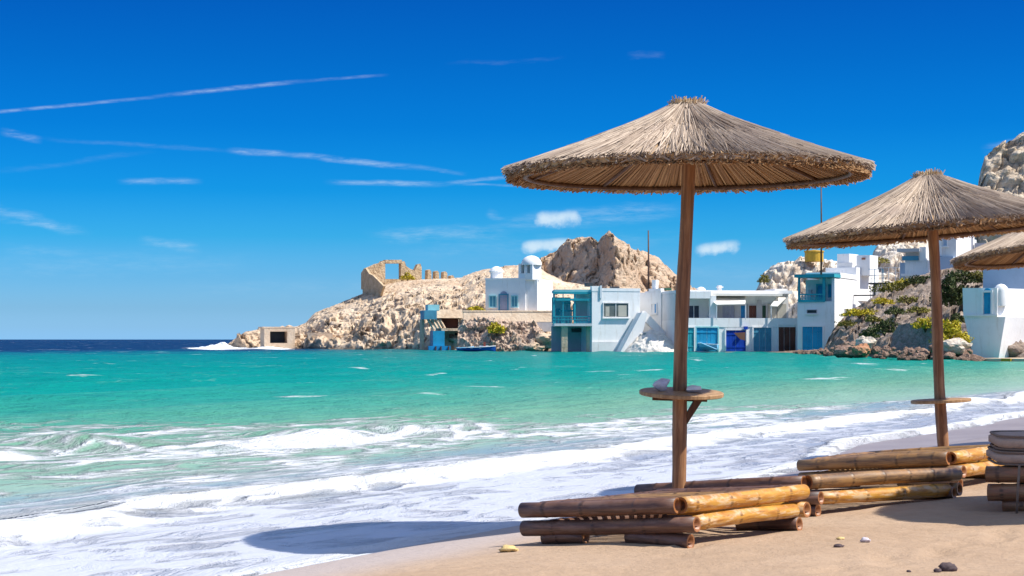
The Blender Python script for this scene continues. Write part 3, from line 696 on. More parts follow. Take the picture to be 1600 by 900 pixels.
h.box('cabinet', 'turquoise_paint', 870, 481, 877, 492, 2.2, 2.8); h.box('door_jamb', 'turquoise_paint', 896, 474, 898, 500, .9, 1.1)

# narrow block with a small blue window, its lit side carrying on to the right
f = Fac((1008, 185), (1033, 183.4)); side = f.turn(7); side = Fac((1033, 183.4), (1076, 186.2))
h = House('narrow_house', 'narrow white block with small blue shutter beside the limewashed bank', 'house', f, 545)
h.box('wall', 'whitewash', 1008, 455, 1033, 545, 0, 6)
h.box('side_wall', 'whitewash', 1033.2, 457, 1076, 552, 0, 4, side)
h.boxes('parapet', 'whitewash', [(1014, 451, 1033, 455.5, -.05, .4)])
h.window(1019, 475, 1026, 489, 'whitewash', 'blue_paint', bars=0)
h.window(1047, 473, 1056, 488, 'whitewash', 'sky_blue_paint', side, bars=0)
h.door(1038, 515, 1056, 549, 'royal_blue_paint', side, 1, 4)
h.box('water_tank', 'green_paint', 1023, 449.5, 1029, 453.5, 1, 1.8)
h.box('chimney', 'whitewash', 1037, 437, 1041, 457, 1, 1.5, side)

# the long row of boathouses
f = Fac((1066, 176.4), (1246, 178.4))
h = House('boathouse_row', 'long white row of boathouses with coloured doors under a terrace', 'boathouse', f)
h.box('wall', 'whitewash', 1066, 500, 1246, 556, 0, 8)
h.box('terrace_parapet', 'whitewash', 1067, 497, 1246, 511, -.06, -.01)
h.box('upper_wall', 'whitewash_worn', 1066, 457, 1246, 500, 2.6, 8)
h.box('roof', 'whitewash', 1066, 453, 1247, 458, 1.6, 8.2)
h.box('lean_to_roof', 'awning_cloth', 1100, 458.5, 1226, 462, .6, 2.6)
h.box('pillar', 'whitewash', 1112, 462, 1121, 500, .4, .9)
h.box('gallery_front', 'whitewash', 1070, 455, 1113, 466, .4, 2.6)
mb = MB(); f.poly(mb, [(1108, 466), (1121, 459), (1176, 463), (1160, 476), (1150, 476)], .1, .2)
mb = MB()
def slope(mb, x0, y0, x1, y1, da, x2, y2, x3, y3, db, th=.08):
    a = [f.p(f.u(x0), da, f.z(x0, y0)), f.p(f.u(x1), da, f.z(x1, y1)), f.p(f.u(x2), db, f.z(x2, y2)), f.p(f.u(x3), db, f.z(x3, y3))]
    mb.hexa([p - Vector((0, 0, th)) for p in a] + a)
slope(mb, 1118, 475.5, 1163, 474.5, -.3, 1178, 460, 1112, 460, 2.4); h.part('awning', mb, 'awning_cloth')
mb = MB(); slope(mb, 1202, 477.5, 1213, 478, -.3, 1243, 461, 1228, 461, 2.2); h.part('awning', mb, 'awning_cloth')
for x in (1118, 1163, 1203): h.box('awning_post', 'pale_metal', x, 476, x + 1.2, 500, -.28, -.2)
h.window(1088, 477, 1104, 497, 'whitewash_worn', 'dark_window', off=2.6, sill=False)
h.box('shutter', 'dim_glass', 1077, 476, 1083, 498, 2.52, 2.58)
for x0, x1, mt in ((1124, 1132, 'sky_blue_paint'), (1141, 1160, 'lilac_shutter'), (1170, 1178, 'blue_paint'), (1183, 1195, 'brown_paint'), (1204, 1210, 'green_paint')):
    h.door(x0, 476.5, x1, 499, mt, None, 1 if x1 - x0 < 14 else 3, 2, 2.6, 'grey_plaster')
h.box('blind', 'curtain', 1213, 474, 1226, 498, 2.45, 2.56); h.box('blind', 'curtain', 1228, 474, 1242, 498, 2.45, 2.56)
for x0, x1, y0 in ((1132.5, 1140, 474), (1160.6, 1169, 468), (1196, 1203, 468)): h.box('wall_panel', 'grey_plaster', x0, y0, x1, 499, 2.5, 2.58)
for x0, y0, x1, y1, mt, lv in ((1074, 512, 1084, 549, 'turquoise_paint', 1), (1088, 512, 1121, 549, 'sky_blue_paint', 2), (1134, 516, 1165, 549, 'royal_blue_paint', 2), (1177, 512, 1205, 549, 'steel_blue_paint', 3), (1216, 508, 1243, 549, 'brown_paint', 3)):
    h.door(x0, y0, x1, y1, mt, None, lv, 3, 0, 'pale_turquoise_paint' if x0 in (1088,) else 'whitewash')
h.box('lamp', 'royal_blue_paint', 1161, 510, 1166, 515, -.5, -.13)
h.box('chimney', 'whitewash', 1142.5, 444, 1147.5, 456, 4, 4.6); h.box('chimney_cap', 'whitewash', 1141.5, 446, 1149.5, 447.6, 3.9, 4.7)
mb = MB(); q = f.p(f.u(1114), 4, f.z(1114, 457)); mb.lathe([(.55, 0), (.52, .25), (.38, .48), (.18, .6), (0, .63)], 14, q); h.part('dome', mb, 'whitewash', smooth=True)
h.boxes('roof_rail', 'dark_metal', [(1122, 455.5, 1140, 456.4, 1.8, 1.9), (1122, 458.5, 1136, 459.3, 1.8, 1.9)])
h.box('roof_room', 'whitewash_worn', 1226, 450, 1247, 456, 3, 6)

# tower house at the end of the row
f = Fac((1246, 174.5), (1305, 172.6)); f = Fac((1246, 175), (1304, 173.7)); side = f.turn(17)
h = House('tower_house', 'tall white house with turquoise balcony above a bright blue boat door', 'house', f)
h.box('wall', 'whitewash', 1246, 471, 1304, 556, 0, 16)
h.box('upper_wall', 'whitewash', 1274, 434, 1304, 471, 1.6, 16)
h.box('balcony_wall', 'whitewash_worn', 1251, 436, 1274.5, 471, 1.9, 9.8)
h.box('corner_pier', 'whitewash', 1299.5, 434, 1304, 471, 0, 1.6)
h.box('roof_slab', 'turquoise_paint', 1243, 428.5, 1305.5, 433.5, -.5, 2.1)
h.box('roof', 'whitewash', 1250, 425, 1304.5, 433, 2.2, 16.1)
for x0, x1 in ((1247, 1250), (1285.5, 1289.5)): h.box('post', 'turquoise_paint', x0, 433.5, x1, 471, -.1, .15)
h.boxes('railing', 'turquoise_paint', [(1247, 459, 1289, 461, -.08, 0), (1247, 465, 1289, 466.5, -.08, 0), (1247, 468, 1289, 472, -.09, -.01)] + [(x, 459, x + .9, 471, -.06, -.02) for x in range(1250, 1288, 4)])
h.door(1271.5, 445, 1282, 471, 'sky_blue_paint', None, 1, 3, 1.55, 'turquoise_paint')
h.window(1289.5, 445, 1298.5, 463, 'turquoise_paint', 'sky_blue_paint', off=1.58, bars=1)
h.window(1261.5, 484.5, 1276, 489, 'grey_plaster', 'dark_opening', bars=0, w=.05)
h.door(1254, 510.5, 1285.5, 549, 'sky_blue_paint', None, 2, 4)
h.box('side_door', 'green_paint', 1305, 510, 1314, 548, -.04, .02, side)
h.window(1319, 483, 1323.5, 496, 'whitewash_worn', 'dim_glass', side, bars=0, w=.04)
h.box('balcony_chair', 'grey_plaster', 1258, 452, 1263, 470, 1.2, 1.6)

# white roofs and terraces stepping up behind the tower
f = Fac((1290, 184), (1338, 182.4)); side = f.turn(6)
h = House('terrace_house', 'white stepped house with stout chimneys above the tower roof', 'house', f, 470)
h.box('wall', 'whitewash', 1290, 418, 1338, 470, 0, 6)
h.box('chimney', 'whitewash', 1302, 396, 1321, 419, 1, 3.4); h.box('chimney', 'whitewash', 1331, 398, 1352, 430, 1.2, 3.4)
h.box('low_wall', 'whitewash_worn', 1306, 410, 1330, 419, .3, 1); h.box('chimney_pot', 'rust_paint', 1340, 402, 1345, 405, 1.05, 1.2)
h.box('low_wall', 'whitewash', 1338.5, 425, 1360, 505, .4, 5, side)
f = Fac((1355, 186), (1412, 184.6))
h = House('terrace_railing', 'pale metal railing along a white terrace wall above the slope', 'railing', f, 470)
h.box('wall', 'whitewash_worn', 1355, 441, 1412, 475, .4, .9)
h.boxes('rail', 'pale_metal', [(1355, 418, 1411, 418.8, 0, .06), (1355, 426, 1411, 426.6, 0, .05), (1355, 434, 1411, 434.6, 0, .05)])
for x in (1356, 1366, 1377, 1388, 1399): h.box('rail_post', 'pale_metal', x, 417.5, x + .8, 443, 0, .06)
h.box('rail_post', 'whitewash', 1406, 417, 1410, 446, 0, .25)
f = Fac((1334, 181), (1394, 179.5))
h = House('balcony_frame', 'dark metal balcony platform on one post beside the white tower', 'balcony', f, 470)
h.box('platform', 'dark_metal', 1357, 441.5, 1393, 444, 0, 1.3); h.box('post', 'dark_metal', 1364.5, 444, 1367, 464, .1, .3)
h.box('beam', 'dark_metal', 1334, 460.5, 1368, 462.5, 0, .15)
h.boxes('railing', 'steel_blue_paint', [(1366, 420, 1367, 442, .05, .1), (1378.5, 420, 1380, 442, .05, .1), (1357, 420, 1380, 420.8, .05, .1), (1357, 430, 1380, 430.6, .05, .1)])
f = Fac((1408, 176), (1450, 175))
h = House('porch_cottage', 'small white cottage with grey porch roof just left of the second pole', 'house', f, 440)
h.box('wall', 'whitewash', 1414, 407, 1450, 445, 0, 4); h.box('rear_wall', 'grey_plaster', 1409, 392, 1450, 407.5, 1.6, 4)
h.box('porch_roof', 'grey_plaster', 1403, 388.5, 1438, 393.5, -.4, 1.6); h.box('awning', 'steel_blue_paint', 1410, 400, 1436, 407, -.2, -.05)
h.box('column', 'whitewash', 1437, 386, 1447, 407.5, -.1, 1.2); h.box('steps', 'blue_and_shade_plaster', 1405, 410, 1414, 440, .3, 2.5)
h.box('lower_wall', 'whitewash', 1409, 427.5, 1450, 431, -.35, -.03)
f = Fac((1456, 172), (1500, 170.6))
h = House('hill_house', 'tall white and blue house between the second pole and third canopy', 'house', f, 425)
h.box('wall', 'whitewash_worn', 1456, 362, 1494, 402, 0, 4); h.box('lower_wall', 'blue_and_shade_plaster', 1456, 401.5, 1492, 430, -.4, 4)
h.box('corner_strip', 'whitewash', 1466, 366, 1472, 400, -.12, -.01); h.window(1474, 368, 1480, 384, 'whitewash', 'blue_and_shade_plaster', bars=0, w=.05)
h.box('wall_block', 'whitewash', 1494, 404, 1512, 419, -.6, 1.6); h.box('wall_block', 'grey_plaster', 1512, 395, 1560, 416, .2, 3)
f = Fac((1484, 186), (1600, 182))
h = House('dome_chapel', 'small chapel with bright blue dome above the white hill house', 'chapel', f, 410)
h.box('wall', 'whitewash', 1488, 373, 1509, 410, 0, 3); mb = MB(); q = f.p(f.u(1499), 1.4, f.z(1499, 373)); r_ = .62
mb.lathe([(r_, 0), (r_ * .95, .28), (r_ * .75, .52), (r_ * .45, .68), (0, .74)], 16, q); h.part('dome', mb, 'blue_paint', smooth=True)
h.box('bell_post', 'whitewash_worn', 1512, 362, 1518, 400, .4, .8); h.box('annex', 'grey_plaster', 1520, 378, 1620, 414, .5, 3)

# right-hand house at the foot of the slope
f = Fac((1505, 113.4), (1571, 111.4)); g = Fac((1535, 119.0), (1760, 116.5))
h = House('shore_house', 'white waterside house with narrow arched blue door right of the yellow bush', 'house', f, 560)
mb = MB(); f.poly(mb, [(1504, 450), (1558, 450), (1558, 495), (1571, 495), (1560, 562), (1522, 562), (1505, 490)], 0, 5); h.part('wall', mb, 'whitewash')
mb = MB(); mb.lathe([(.42, 0), (.42, .9), (.36, 1.1), (.2, 1.25), (0, 1.3)], 16, f.p(f.u(1557), .5, f.z(1557, 478))); h.part('round_pier', mb, 'whitewash', smooth=True)
h.boxes('ledge', 'whitewash', [(1507, 491.5, 1560, 494, -.14, -.02)])
h.door(1537.5, 457, 1549.5, 491, 'sky_blue_paint', None, 1, 3, 0, 'whitewash', arch=True)
h.box('upper_wall', 'blue_and_shade_plaster', 1536, 412, 1760, 462, 0, 5, g); h.box('lower_wall', 'grey_plaster', 1562, 461, 1760, 556, -1.2, 0, g)  # upper wall: bluish shade of a white wall put into its colour
h.boxes('ledge', 'whitewash_worn', [(1556, 461, 1760, 464, -1.5, -1.22)], g)
h.box('lamp', 'whitewash', 1572, 488, 1581, 494, -1.6, -1.22, g)
f = Fac((1515, 109), (1700, 103))
h = House('landing_slab', 'low concrete landing slab at the foot of the right-hand white house', 'quay', f, 570)
h.box('slab', 'concrete', 1515, 560.5, 1700, 572, 0, 8); h.box('fender', 'yellow_paint', 1566, 560, 1581, 568, -.12, -.02)

# church on its terrace
f = Fac((758.5, 197.6), (821, 196.8)); side = f.turn(17)
h = House('church', 'white church with small belfry and blue windows above the rocks', 'church', f, 487)
h.box('wall', 'whitewash', 758.5, 437, 821, 490, 0, 16)
h.boxes('cornice', 'whitewash', [(757.5, 434.5, 822, 437, -.04, 6)])
for x0, x1 in ((765.5, 774.5), (800, 808)): h.window(x0, 463, x1, 479, 'pale_turquoise_paint', 'steel_blue_paint', bars=1, w=.1)
h.door(781, 461, 793, 488, 'lilac_shutter', None, 1, 3, 0, 'steel_blue_paint', arch=True)
mb = MB(); mb.lathe([(.62, 0), (.62, .75), (.75, .8), (.75, .9), (.55, 1.15), (.25, 1.35), (0, 1.4)], 14, f.p(f.u(769), 2.2, f.z(769, 436))); h.part('turret', mb, 'whitewash', smooth=False)
b0 = Fac((810, 197.3), (832, 196.2)); bs = b0.turn(1.5)
h.boxes('belfry', 'whitewash', [(810, 427, 832, 437, 0, 1.5), (810, 412, 814, 427, 0, 1.5), (819, 412, 823, 427, 0, 1.5), (828, 412, 832, 427, 0, 1.5)], b0)
h.boxes('belfry_back', 'pale_turquoise_paint', [(810.5, 413, 831.5, 427, .9, 1.0)], b0)
mb = MB(); mb.lathe([(1.05, 0), (1.05, .2), (.95, .5), (.7, .78), (.35, .95), (0, 1.0)], 16, b0.p(b0.u(823), .8, b0.z(823, 414))); h.part('belfry_dome', mb, 'whitewash', smooth=True)
h.box('side_chapel', 'whitewash', 821.5, 437, 846, 488, -1.2, 0, side)
h.window(843, 462, 846, 472, 'whitewash_worn', 'lilac_shutter', side, bars=0, w=.05)
h.box('rear_block', 'whitewash', 846, 444, 868, 487, .3, 3, side); h.box('gate_pier', 'lilac_shutter', 857, 440, 861, 458, .1, .25, side)
f = Fac((722, 195.6), (868, 195.9))
h = House('church_terrace', 'tan stone terrace wall under the white church', 'retaining wall', f, 503)
def battered(h, f, name, mat, x0, y0, x1, y1, d0, d1, k):          # a wall whose foot stands k metres forward
    u0, u1 = f.u(x0), f.u(x1); xm = (x0 + x1) / 2; z1, z0 = f.z(xm, y0), f.z(xm, y1)
    mb = MB().hexa([f.p(u0, d0 - k, z0), f.p(u1, d0 - k, z0), f.p(u1, d1, z0), f.p(u0, d1, z0), f.p(u0, d0, z1), f.p(u1, d0, z1), f.p(u1, d1, z1), f.p(u0, d1, z1)]); return h.part(name, mb, mat)
battered(h, f, 'wall', 'concrete', 724, 487, 868, 503, 0, 6, .5); battered(h, f, 'coping', 'concrete', 723, 485, 869, 487, -.02, 6, .05)
h.box('store', 'grey_plaster', 835, 503.5, 862, 518, -.5, 1.4)
terrain('church_bank', [(716, 500), (726, 500), (760, 499.5), (800, 501), (835, 503), (850, 520), (868, 530)], [(716, 193.0), (868, 190.6)], [(716, 195.4), (868, 194.7)], 5, 190, 60, .45, 'bank_rock',
        [(0, 0), (.4, .45), (.8, .9), (1, 1)], freq=.7, seed=51)

# boathouse with slab roof at the foot of the rocks
f = Fac((664, 211.4), (725, 212.5))
h = House('rock_boathouse', 'tan slab-roofed boathouse with blue doors cut into the rocks', 'boathouse', f, 548)
battered(h, f, 'roof_slab', 'concrete', 681, 483.5, 722, 497, -.1, 3, .45); h.box('recess_wall', 'brown_paint', 690, 497, 722, 513, .9, 1.2)
h.box('pier', 'concrete', 720, 490, 725, 548, .1, 2.5); h.box('balcony', 'steel_blue_paint', 661, 485, 680.5, 499, -.7, 1.5)
h.box('balcony_shelter', 'pale_turquoise_paint', 668, 476, 686, 485, -.2, 1.2)
h.box('landing_roof', 'concrete', 688, 513, 725, 517, -.6, 2.5); h.box('inner_wall', 'olive_wall' if 'olive_wall' in M else 'concrete', 690, 517, 722, 548, .8, 1.2)
h.box('blue_shed', 'sky_blue_paint', 674, 517, 692, 541, -.9, .8)
h.box('door', 'blue_paint', 666, 540.5, 700, 549, -1.3, -.95); h.box('door', 'rust_paint', 704, 522, 711, 534, .68, .8)
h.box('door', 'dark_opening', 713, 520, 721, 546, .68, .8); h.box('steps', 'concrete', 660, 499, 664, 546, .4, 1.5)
for k in range(4):
    mb = MB(); f.beam(mb, 668 + 6 * k, 499, 676 + 6 * k, 513, .16, -.3); h.part('strut', mb, 'concrete')
for x in (676, 684, 696, 703): h.box('pile', 'dark_timber', x, 541, x + 1.6, 552, -1.45, -1.32)
# gun shelter at the tip
f = Fac((410, 238), (478, 239.6))
h = House('shore_shelter', 'low concrete shelter with black opening near the headland tip', 'shelter', f, 545)
h.boxes('wall', 'concrete', [(413, 513, 422, 548, 0, 3), (449, 513, 461, 548, 0, 3), (422, 513, 449, 518, 0, 3), (422, 536, 449, 548, 0, 3)])
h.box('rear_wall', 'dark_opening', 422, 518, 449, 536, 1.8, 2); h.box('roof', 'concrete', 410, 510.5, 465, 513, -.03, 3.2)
f = Fac((481, 232.5), (536, 233))
h = House('breakwater_block', 'pale stone block wall at the waterline beside the shelter', 'wall', f, 545)
h.box('wall', 'concrete', 481, 520, 520, 548, 0, 4); h.box('step', 'concrete', 520, 526, 532, 548, .6, 4)
# ruins on the ridge
f = Fac((566.5, 254), (592, 246)); g = Fac((566.5, 254), (660, 257))
h = House('ruin', 'ruined stone walls with a free standing doorway on the ridge', 'ruin', g, 460)
mb = MB(); f.poly(mb, [(566.5, 424), (571, 419), (577, 428), (582, 430), (587, 435), (592, 440), (599, 447), (594, 462), (566.5, 466)], 0, .3); h.part('shaded_wall', mb, 'ruin_stone')
mb = MB(); g.poly(mb, [(567.5, 426), (572, 419), (580, 416), (588, 412), (594, 411), (597.5, 407.5), (602, 407.5), (602, 440), (590, 452), (567.5, 452)], 0, 1.0); h.part('left_wall', mb, 'ruin_stone')
mb = MB(); g.poly(mb, [(602, 406), (628, 406), (628, 411.5), (602, 411.5)], -.05, 1.05); h.part('lintel', mb, 'ruin_stone')
mb = MB(); g.poly(mb, [(626.5, 411.5), (632, 408), (635, 416), (641, 420), (648, 423), (653, 413), (657, 412), (659, 418), (659, 442), (626.5, 442)], 0, 1.0); h.part('right_wall', mb, 'ruin_stone')
mb = MB(); g.poly(mb, [(601, 436), (628, 436), (628, 446), (601, 446)], 0, 1.4); h.part('sill', mb, 'ruin_stone')
for x, y in ((671, 421), (683, 423), (696, 424), (707, 430)):
    mb = MB(); g.poly(mb, [(x - 2.5, y + 1), (x + .5, y), (x + 3, y + 3), (x + 3.5, 440), (x - 3, 440)], 0, 1.2); h.part('wall_stub', mb, 'ruin_stone')

# rubble garden wall on the slope
f = Fac((1394, 121), (1474, 117))
h = House('rubble_wall', 'grey rubble retaining wall above the waterline boulders', 'wall', f, 546)
mb = MB(); f.poly(mb, [(1390, 548), (1396, 520), (1404, 508), (1420, 505), (1474, 506), (1474, 548)], 0, 3); h.part('wall', mb, 'stone_wall')

# masts, tank
def pole(label, px, y0, y1, D, r):
    mb = MB(); a, b = at(px, y1, D), at(px, y0, D); mb.tube([a, (a + b) / 2 + Vector((.03, 0, 0)), b], [r, r * .85, r * .6], 8)
    return obj('utility_pole', mb, M['rust_pole'], None, True, None, label, 'pole', 'thin poles rising over the village')
pole('thin dark pole in front of the bare peak', 1013, 360, 462, 190, .10)
pole('tall thin pole on the turquoise balcony roof beside the yellow tank', 1283, 288, 429, 173.5, .09)
t_ = thing('water_tank', 'round yellow water tank on top of the pale hill', 'tank', at(1272, 408, 193))
mb = MB(); c = at(1272, 409, 193); mb.lathe([(0, 0), (.95, 0), (.95, 1.02), (0, 1.02)], 20, c); obj('tank_body', mb, M['yellow_paint'], t_)
mb = MB(); mb.lathe([(1.0, .95), (1.03, 1.0), (1.0, 1.1), (0, 1.22)], 20, c); obj('lid', mb, M['yellow_paint'], t_)

# boats
def boat(name, label, c, L, W, H, yaw, mats, group=None):
    t_ = thing(name, label, 'boat', c, group); n = 11; Rm = Matrix.Rotation(yaw, 3, 'Z')
    def ring(k, inset, zl):
        q = k / (n - 1); w = W / 2 * (1 - max(0, (q - .45) / .55) ** 2.2) * (.82 + .18 * min(1, q * 3)); zt = H * (1 + .35 * q ** 2)
        return q * L - L / 2, max(w - inset, .01), zt
    vs, fs = [], []
    for k in range(n):
        x, w, zt = ring(k, 0, 0)
        for yy, z in ((-w, zt), (-w * .75, zt * .35), (0, -.12 + .1 * (k / (n - 1)) ** 3), (w * .75, zt * .35), (w, zt)): vs.append(Vector(c) + Rm @ Vector((x, yy, z)))
    for k in range(n - 1):
        for j in range(4): fs.append((k * 5 + j, k * 5 + j + 1, k * 5 + j + 6, k * 5 + j + 5))
    fs.append((0, 1, 2, 3, 4))
    obj('hull', MB().add(vs, fs), M[mats[0]], t_)
    mb = MB()
    for sgn in (-1, 1):
        mb.tube([Vector(c) + Rm @ Vector((ring(k, 0, 0)[0], sgn * ring(k, 0, 0)[1], ring(k, 0, 0)[2])) for k in range(n)], .05, 6)
    obj('gunwale', mb, M[mats[1]], t_)
    for q in (.25, .55):
        k = int(q * (n - 1)); x, w, zt = ring(k, 0, 0); mb = MB()
        mb.hexa([Vector(c) + Rm @ Vector(p) for p in ((x - .12, -w, zt * .7), (x + .12, -w, zt * .7), (x + .12, w, zt * .7), (x - .12, w, zt * .7), (x - .12, -w, zt * .78), (x + .12, -w, zt * .78), (x + .12, w, zt * .78), (x - .12, w, zt * .78))])
        obj('thwart', mb, M[mats[1]], t_)
    return t_
b1 = boat('motor_boat', 'small white and blue boat moored under the bush by the rocks', Vector(at(752, 549.5, 189.8)) , 2.9, 1.1, .42, math.radians(-12), ('boat_blue', 'boat_white'))
mb = MB(); c = Vector(at(757, 549.5, 189.8)); mb.box(c.x - .5, c.x + .4, c.y - .3, c.y + .3, c.z + .4, c.z + .62); obj('cabin', mb, M['boat_white'], b1)
mb = MB(); mb.box(c.x - .1, c.x + .12, c.y - .5, c.y - .3, c.z + .45, c.z + .95); obj('tarpaulin', mb, M['red_cloth'], b1)
boat('dinghy', 'low blue dinghy tied beside the white and blue boat', Vector(at(727, 549, 190.6)), 1.7, .8, .34, math.radians(5), ('boat_blue', 'boat_sky'))
b3 = boat('rowing_boat', 'pale blue rowing boat pulled up before the bright blue boathouse door', Vector(at(1105, 545, 176.5)), 2.0, .8, .40, math.radians(160), ('boat_sky', 'boat_white'))
mb = MB(); f = Fac((1066, 175.8), (1246, 175.5)); f.beam(mb, 1093, 535, 1120, 546, .06, 0); obj('oar', mb, M['boat_sky'], None, label='pale blue oar leaning across the rowing boat', cat='oar')
mb = MB(); f.poly(mb, [(1148, 520), (1166, 519), (1166, 532), (1158, 530)], 1.0, 1.15); obj('sailcloth', mb, M['rust_paint'], None, label='rusty brown sheet hung over the royal blue door', cat='sheet')

# ------------------------------------------------------------------ plants
def bush(label, cx, cy, D, rx, ry, rz, n, leaf, mat,  group='shrubs on the rocks', name='shrub', cat='shrub'):
    c = Vector(at(cx, cy, D)); c.z -= rz * .2; n = int(n * 1.9); leaf *= .72
    t_ = thing(name, label, cat, c, group)
    mb = MB()
    for k in range(5):
        g = k * 1.3; mb.tube([c - Vector((0, 0, .3)), c + Vector((math.cos(g) * rx * .3, math.sin(g) * ry * .3, rz * .4)), c + Vector((math.cos(g) * rx * .6, math.sin(g) * ry * .6, rz * .7))], [.05, .035, .015], 5)
    obj('stem', mb, M['dark_branch'], t_)
    q = RNG.normal(size=(n, 3)); q /= np.linalg.norm(q, axis=1)[:, None]; q[:, 2] = np.abs(q[:, 2]) * 1.15 - .15
    lump = 1 + .75 * fbm(q[:, 0] * 2.3 + cx, q[:, 1] * 2.3, q[:, 2] * 2.3, 3)
    rad = RNG.uniform(.55, 1.0, n) ** .6 * lump
    Pq = q * rad[:, None] * np.array([rx, ry, rz]) + np.array(c)
    U = RNG.normal(size=(n, 3)); U /= np.linalg.norm(U, axis=1)[:, None]; W = RNG.normal(size=(n, 3)); V = np.cross(U, W); V /= np.linalg.norm(V, axis=1)[:, None]
    sz = RNG.uniform(.6, 1.3, n)[:, None] * leaf
    tint = np.clip(.5 + .3 * fbm(Pq[:, 0] * 1.2, Pq[:, 1] * 1.2, Pq[:, 2] * 1.2, 2) + RNG.normal(0, .18, n), 0, 1)
    mb = MB().quads(Pq, U * sz * .8, V * sz * .45, tint)
    obj('foliage', mb, M[mat], t_)
bush('round yellow shrub on the rock wall below the church', 776, 516, 193.2, .95, .9, .75, 420, .16, 'yellow_leaf')
bush('small golden shrub at the left foot of the church', 745, 484, 197, .9, .8, .5, 220, .15, 'yellow_leaf')
bush('yellow shrub growing inside the ruined doorway wall', 637, 434, 255, .9, .8, .7, 220, .16, 'yellow_leaf')
bush('large bright yellow bush right of the second umbrella pole', 1482, 524, 110.2, .98, .8, 1.1, 1500, .10, 'yellow_leaf')
bush('bright yellow shrub left of the second umbrella pole on the wall', 1446, 509, 118, .75, .6, .5, 450, .09, 'yellow_leaf')
bush('yellow green shrub low on the slope beside the white tower', 1343, 490, 154, 1.5, .9, .55, 520, .13, 'yellow_leaf')
bush('yellow green shrub higher on the slope under the dark balcony', 1398, 452, 160, 1.9, .9, .65, 620, .13, 'olive_leaf')
bush('sunny yellow shrub at the upper bend of the slope', 1412, 443, 161, .9, .8, .45, 320, .12, 'yellow_leaf')
bush('dark olive bush on the slope left of the second pole', 1440, 440, 160, 1.6, 1, .6, 500, .13, 'green_leaf')
bush('big dark green bush right of the second umbrella pole', 1486, 464, 134, 1.25, 1.0, 1.75, 1700, .13, 'green_leaf')
bush('dark green bush at the top under the third canopy', 1508, 436, 146, 1.5, 1.0, .8, 700, .13, 'green_leaf')
bush('dark green bush hanging over the rocks left of the rubble wall', 1382, 514, 123, .85, .7, .75, 600, .10, 'green_leaf')
bush('olive shrub low beside the rubble wall', 1358, 523, 128, .6, .6, .5, 320, .10, 'green_leaf')
bush('dry golden shrub beneath the pale crag', 1366, 408, 196, 1.2, .9, .55, 320, .14, 'olive_leaf')
bush('dark shrub on the left shoulder of the pale hill', 1194, 438, 189, .55, .6, .6, 220, .11, 'olive_leaf')

extra = [(1322, 507, 152, .7, .35, 'olive_leaf', 'sparse olive scrub just above the boulders by the tower'), (1420, 470, 150, 1.0, .5, 'olive_leaf', 'dry olive scrub in the middle of the slope'),
         (1400, 488, 140, .7, .4, 'green_leaf', 'small dark scrub halfway down the slope'), (1436, 486, 138, .8, .35, 'olive_leaf', 'dry tuft left of the second pole above the bright yellow shrub'),
         (1380, 472, 155, .9, .4, 'yellow_leaf', 'yellowish scrub below the dark balcony'), (1496, 500, 128, .6, .5, 'green_leaf', 'dark scrub directly behind the large yellow bush'),
         (1364, 500, 142, .6, .35, 'olive_leaf', 'olive tuft above the dark hanging bush'), (1530, 432, 146, .9, .5, 'olive_leaf', 'olive scrub against the shade-blue wall')]
for cx, cy, D, rx, rz, mt, lb in extra: bush(lb, cx, cy, D, rx, .7, rz, 260, .11, mt)

# ------------------------------------------------------------------ boulders
def boulder_mesh(seed, r=1.0, sub=3):
    import bmesh
    bm = bmesh.new(); bmesh.ops.create_icosphere(bm, subdivisions=sub, radius=1.0)
    V = np.array([v.co for v in bm.verts])
    d = 1 + .28 * fbm(V[:, 0] * 1.1 + seed * 7, V[:, 1] * 1.1, V[:, 2] * 1.1, 3)
    f1, f2, i_, fc = worley(V[:, 0] * 1.3 + seed * 3, V[:, 1] * 1.3, V[:, 2] * 1.3); d = d + .15 * (i_ - .5) + .28 * fc
    V = V * d[:, None] * r; mb = MB(); mb.add([tuple(p) for p in V], [tuple(v.index for v in fc.verts) for fc in bm.faces]); bm.free(); return mb
BM = [boulder_mesh(k) for k in range(7)]
BDATA = {}
def boulder(px, py, D, rx, rz, mat='boulder_rock', label='reddish brown boulder in the heap along the right waterline', group='boulders along the right waterline'):
    k = random.randrange(7)
    if (k, mat) not in BDATA: BDATA[(k, mat)] = mesh_data('boulder', BM[k], M[mat])
    o = bpy.data.objects.new('boulder', BDATA[(k, mat)]); COL.objects.link(o)
    p = at(px, py, D); o.location = p; o.scale = (rx, rx * random.uniform(.7, 1.1), rz); o.rotation_euler = (0, 0, random.uniform(0, 6.28))
    tag(o, label, 'boulder', group)
line = [(1240, 551, 160), (1290, 552, 142), (1330, 556, 124), (1370, 558, 115), (1420, 560, 109), (1470, 562, 107), (1520, 564, 107), (1545, 566, 106)]
lx, ly, ld = zip(*line)
for k in range(150):
    px = random.uniform(1244, 1535); h_ = np.interp(px, [1240, 1290, 1320, 1360, 1420, 1500, 1535], [3, 10, 20, 22, 16, 26, 8]); q = random.random()
    D = float(np.interp(px, lx, ld)) + q * 5; py = float(np.interp(px, lx, ly)) + 3 - q * h_
    sz = random.uniform(.09, .27) * (1.2 if q < .4 else 1)
    boulder(px, py, D, sz * random.uniform(1, 1.6), sz)
boulder(1353, 536, 119, .62, .42, 'pale_rock', 'large cream boulder topping the waterline heap beside the orange rock', None)
boulder(1347, 548, 117.5, .55, .42, 'orange_rock', 'orange red boulder in the waterline heap', None)
boulder(1322, 550, 121, .8, .45); boulder(1492, 541, 109.2, .75, .42, 'pale_rock', 'pale pink boulder under the large yellow bush', None); boulder(1486, 553, 110, .8, .35)
boulder(857, 532, 190.5, 1.25, .8, 'headland_rock', 'big tan boulder left of the dark porch bay', None)
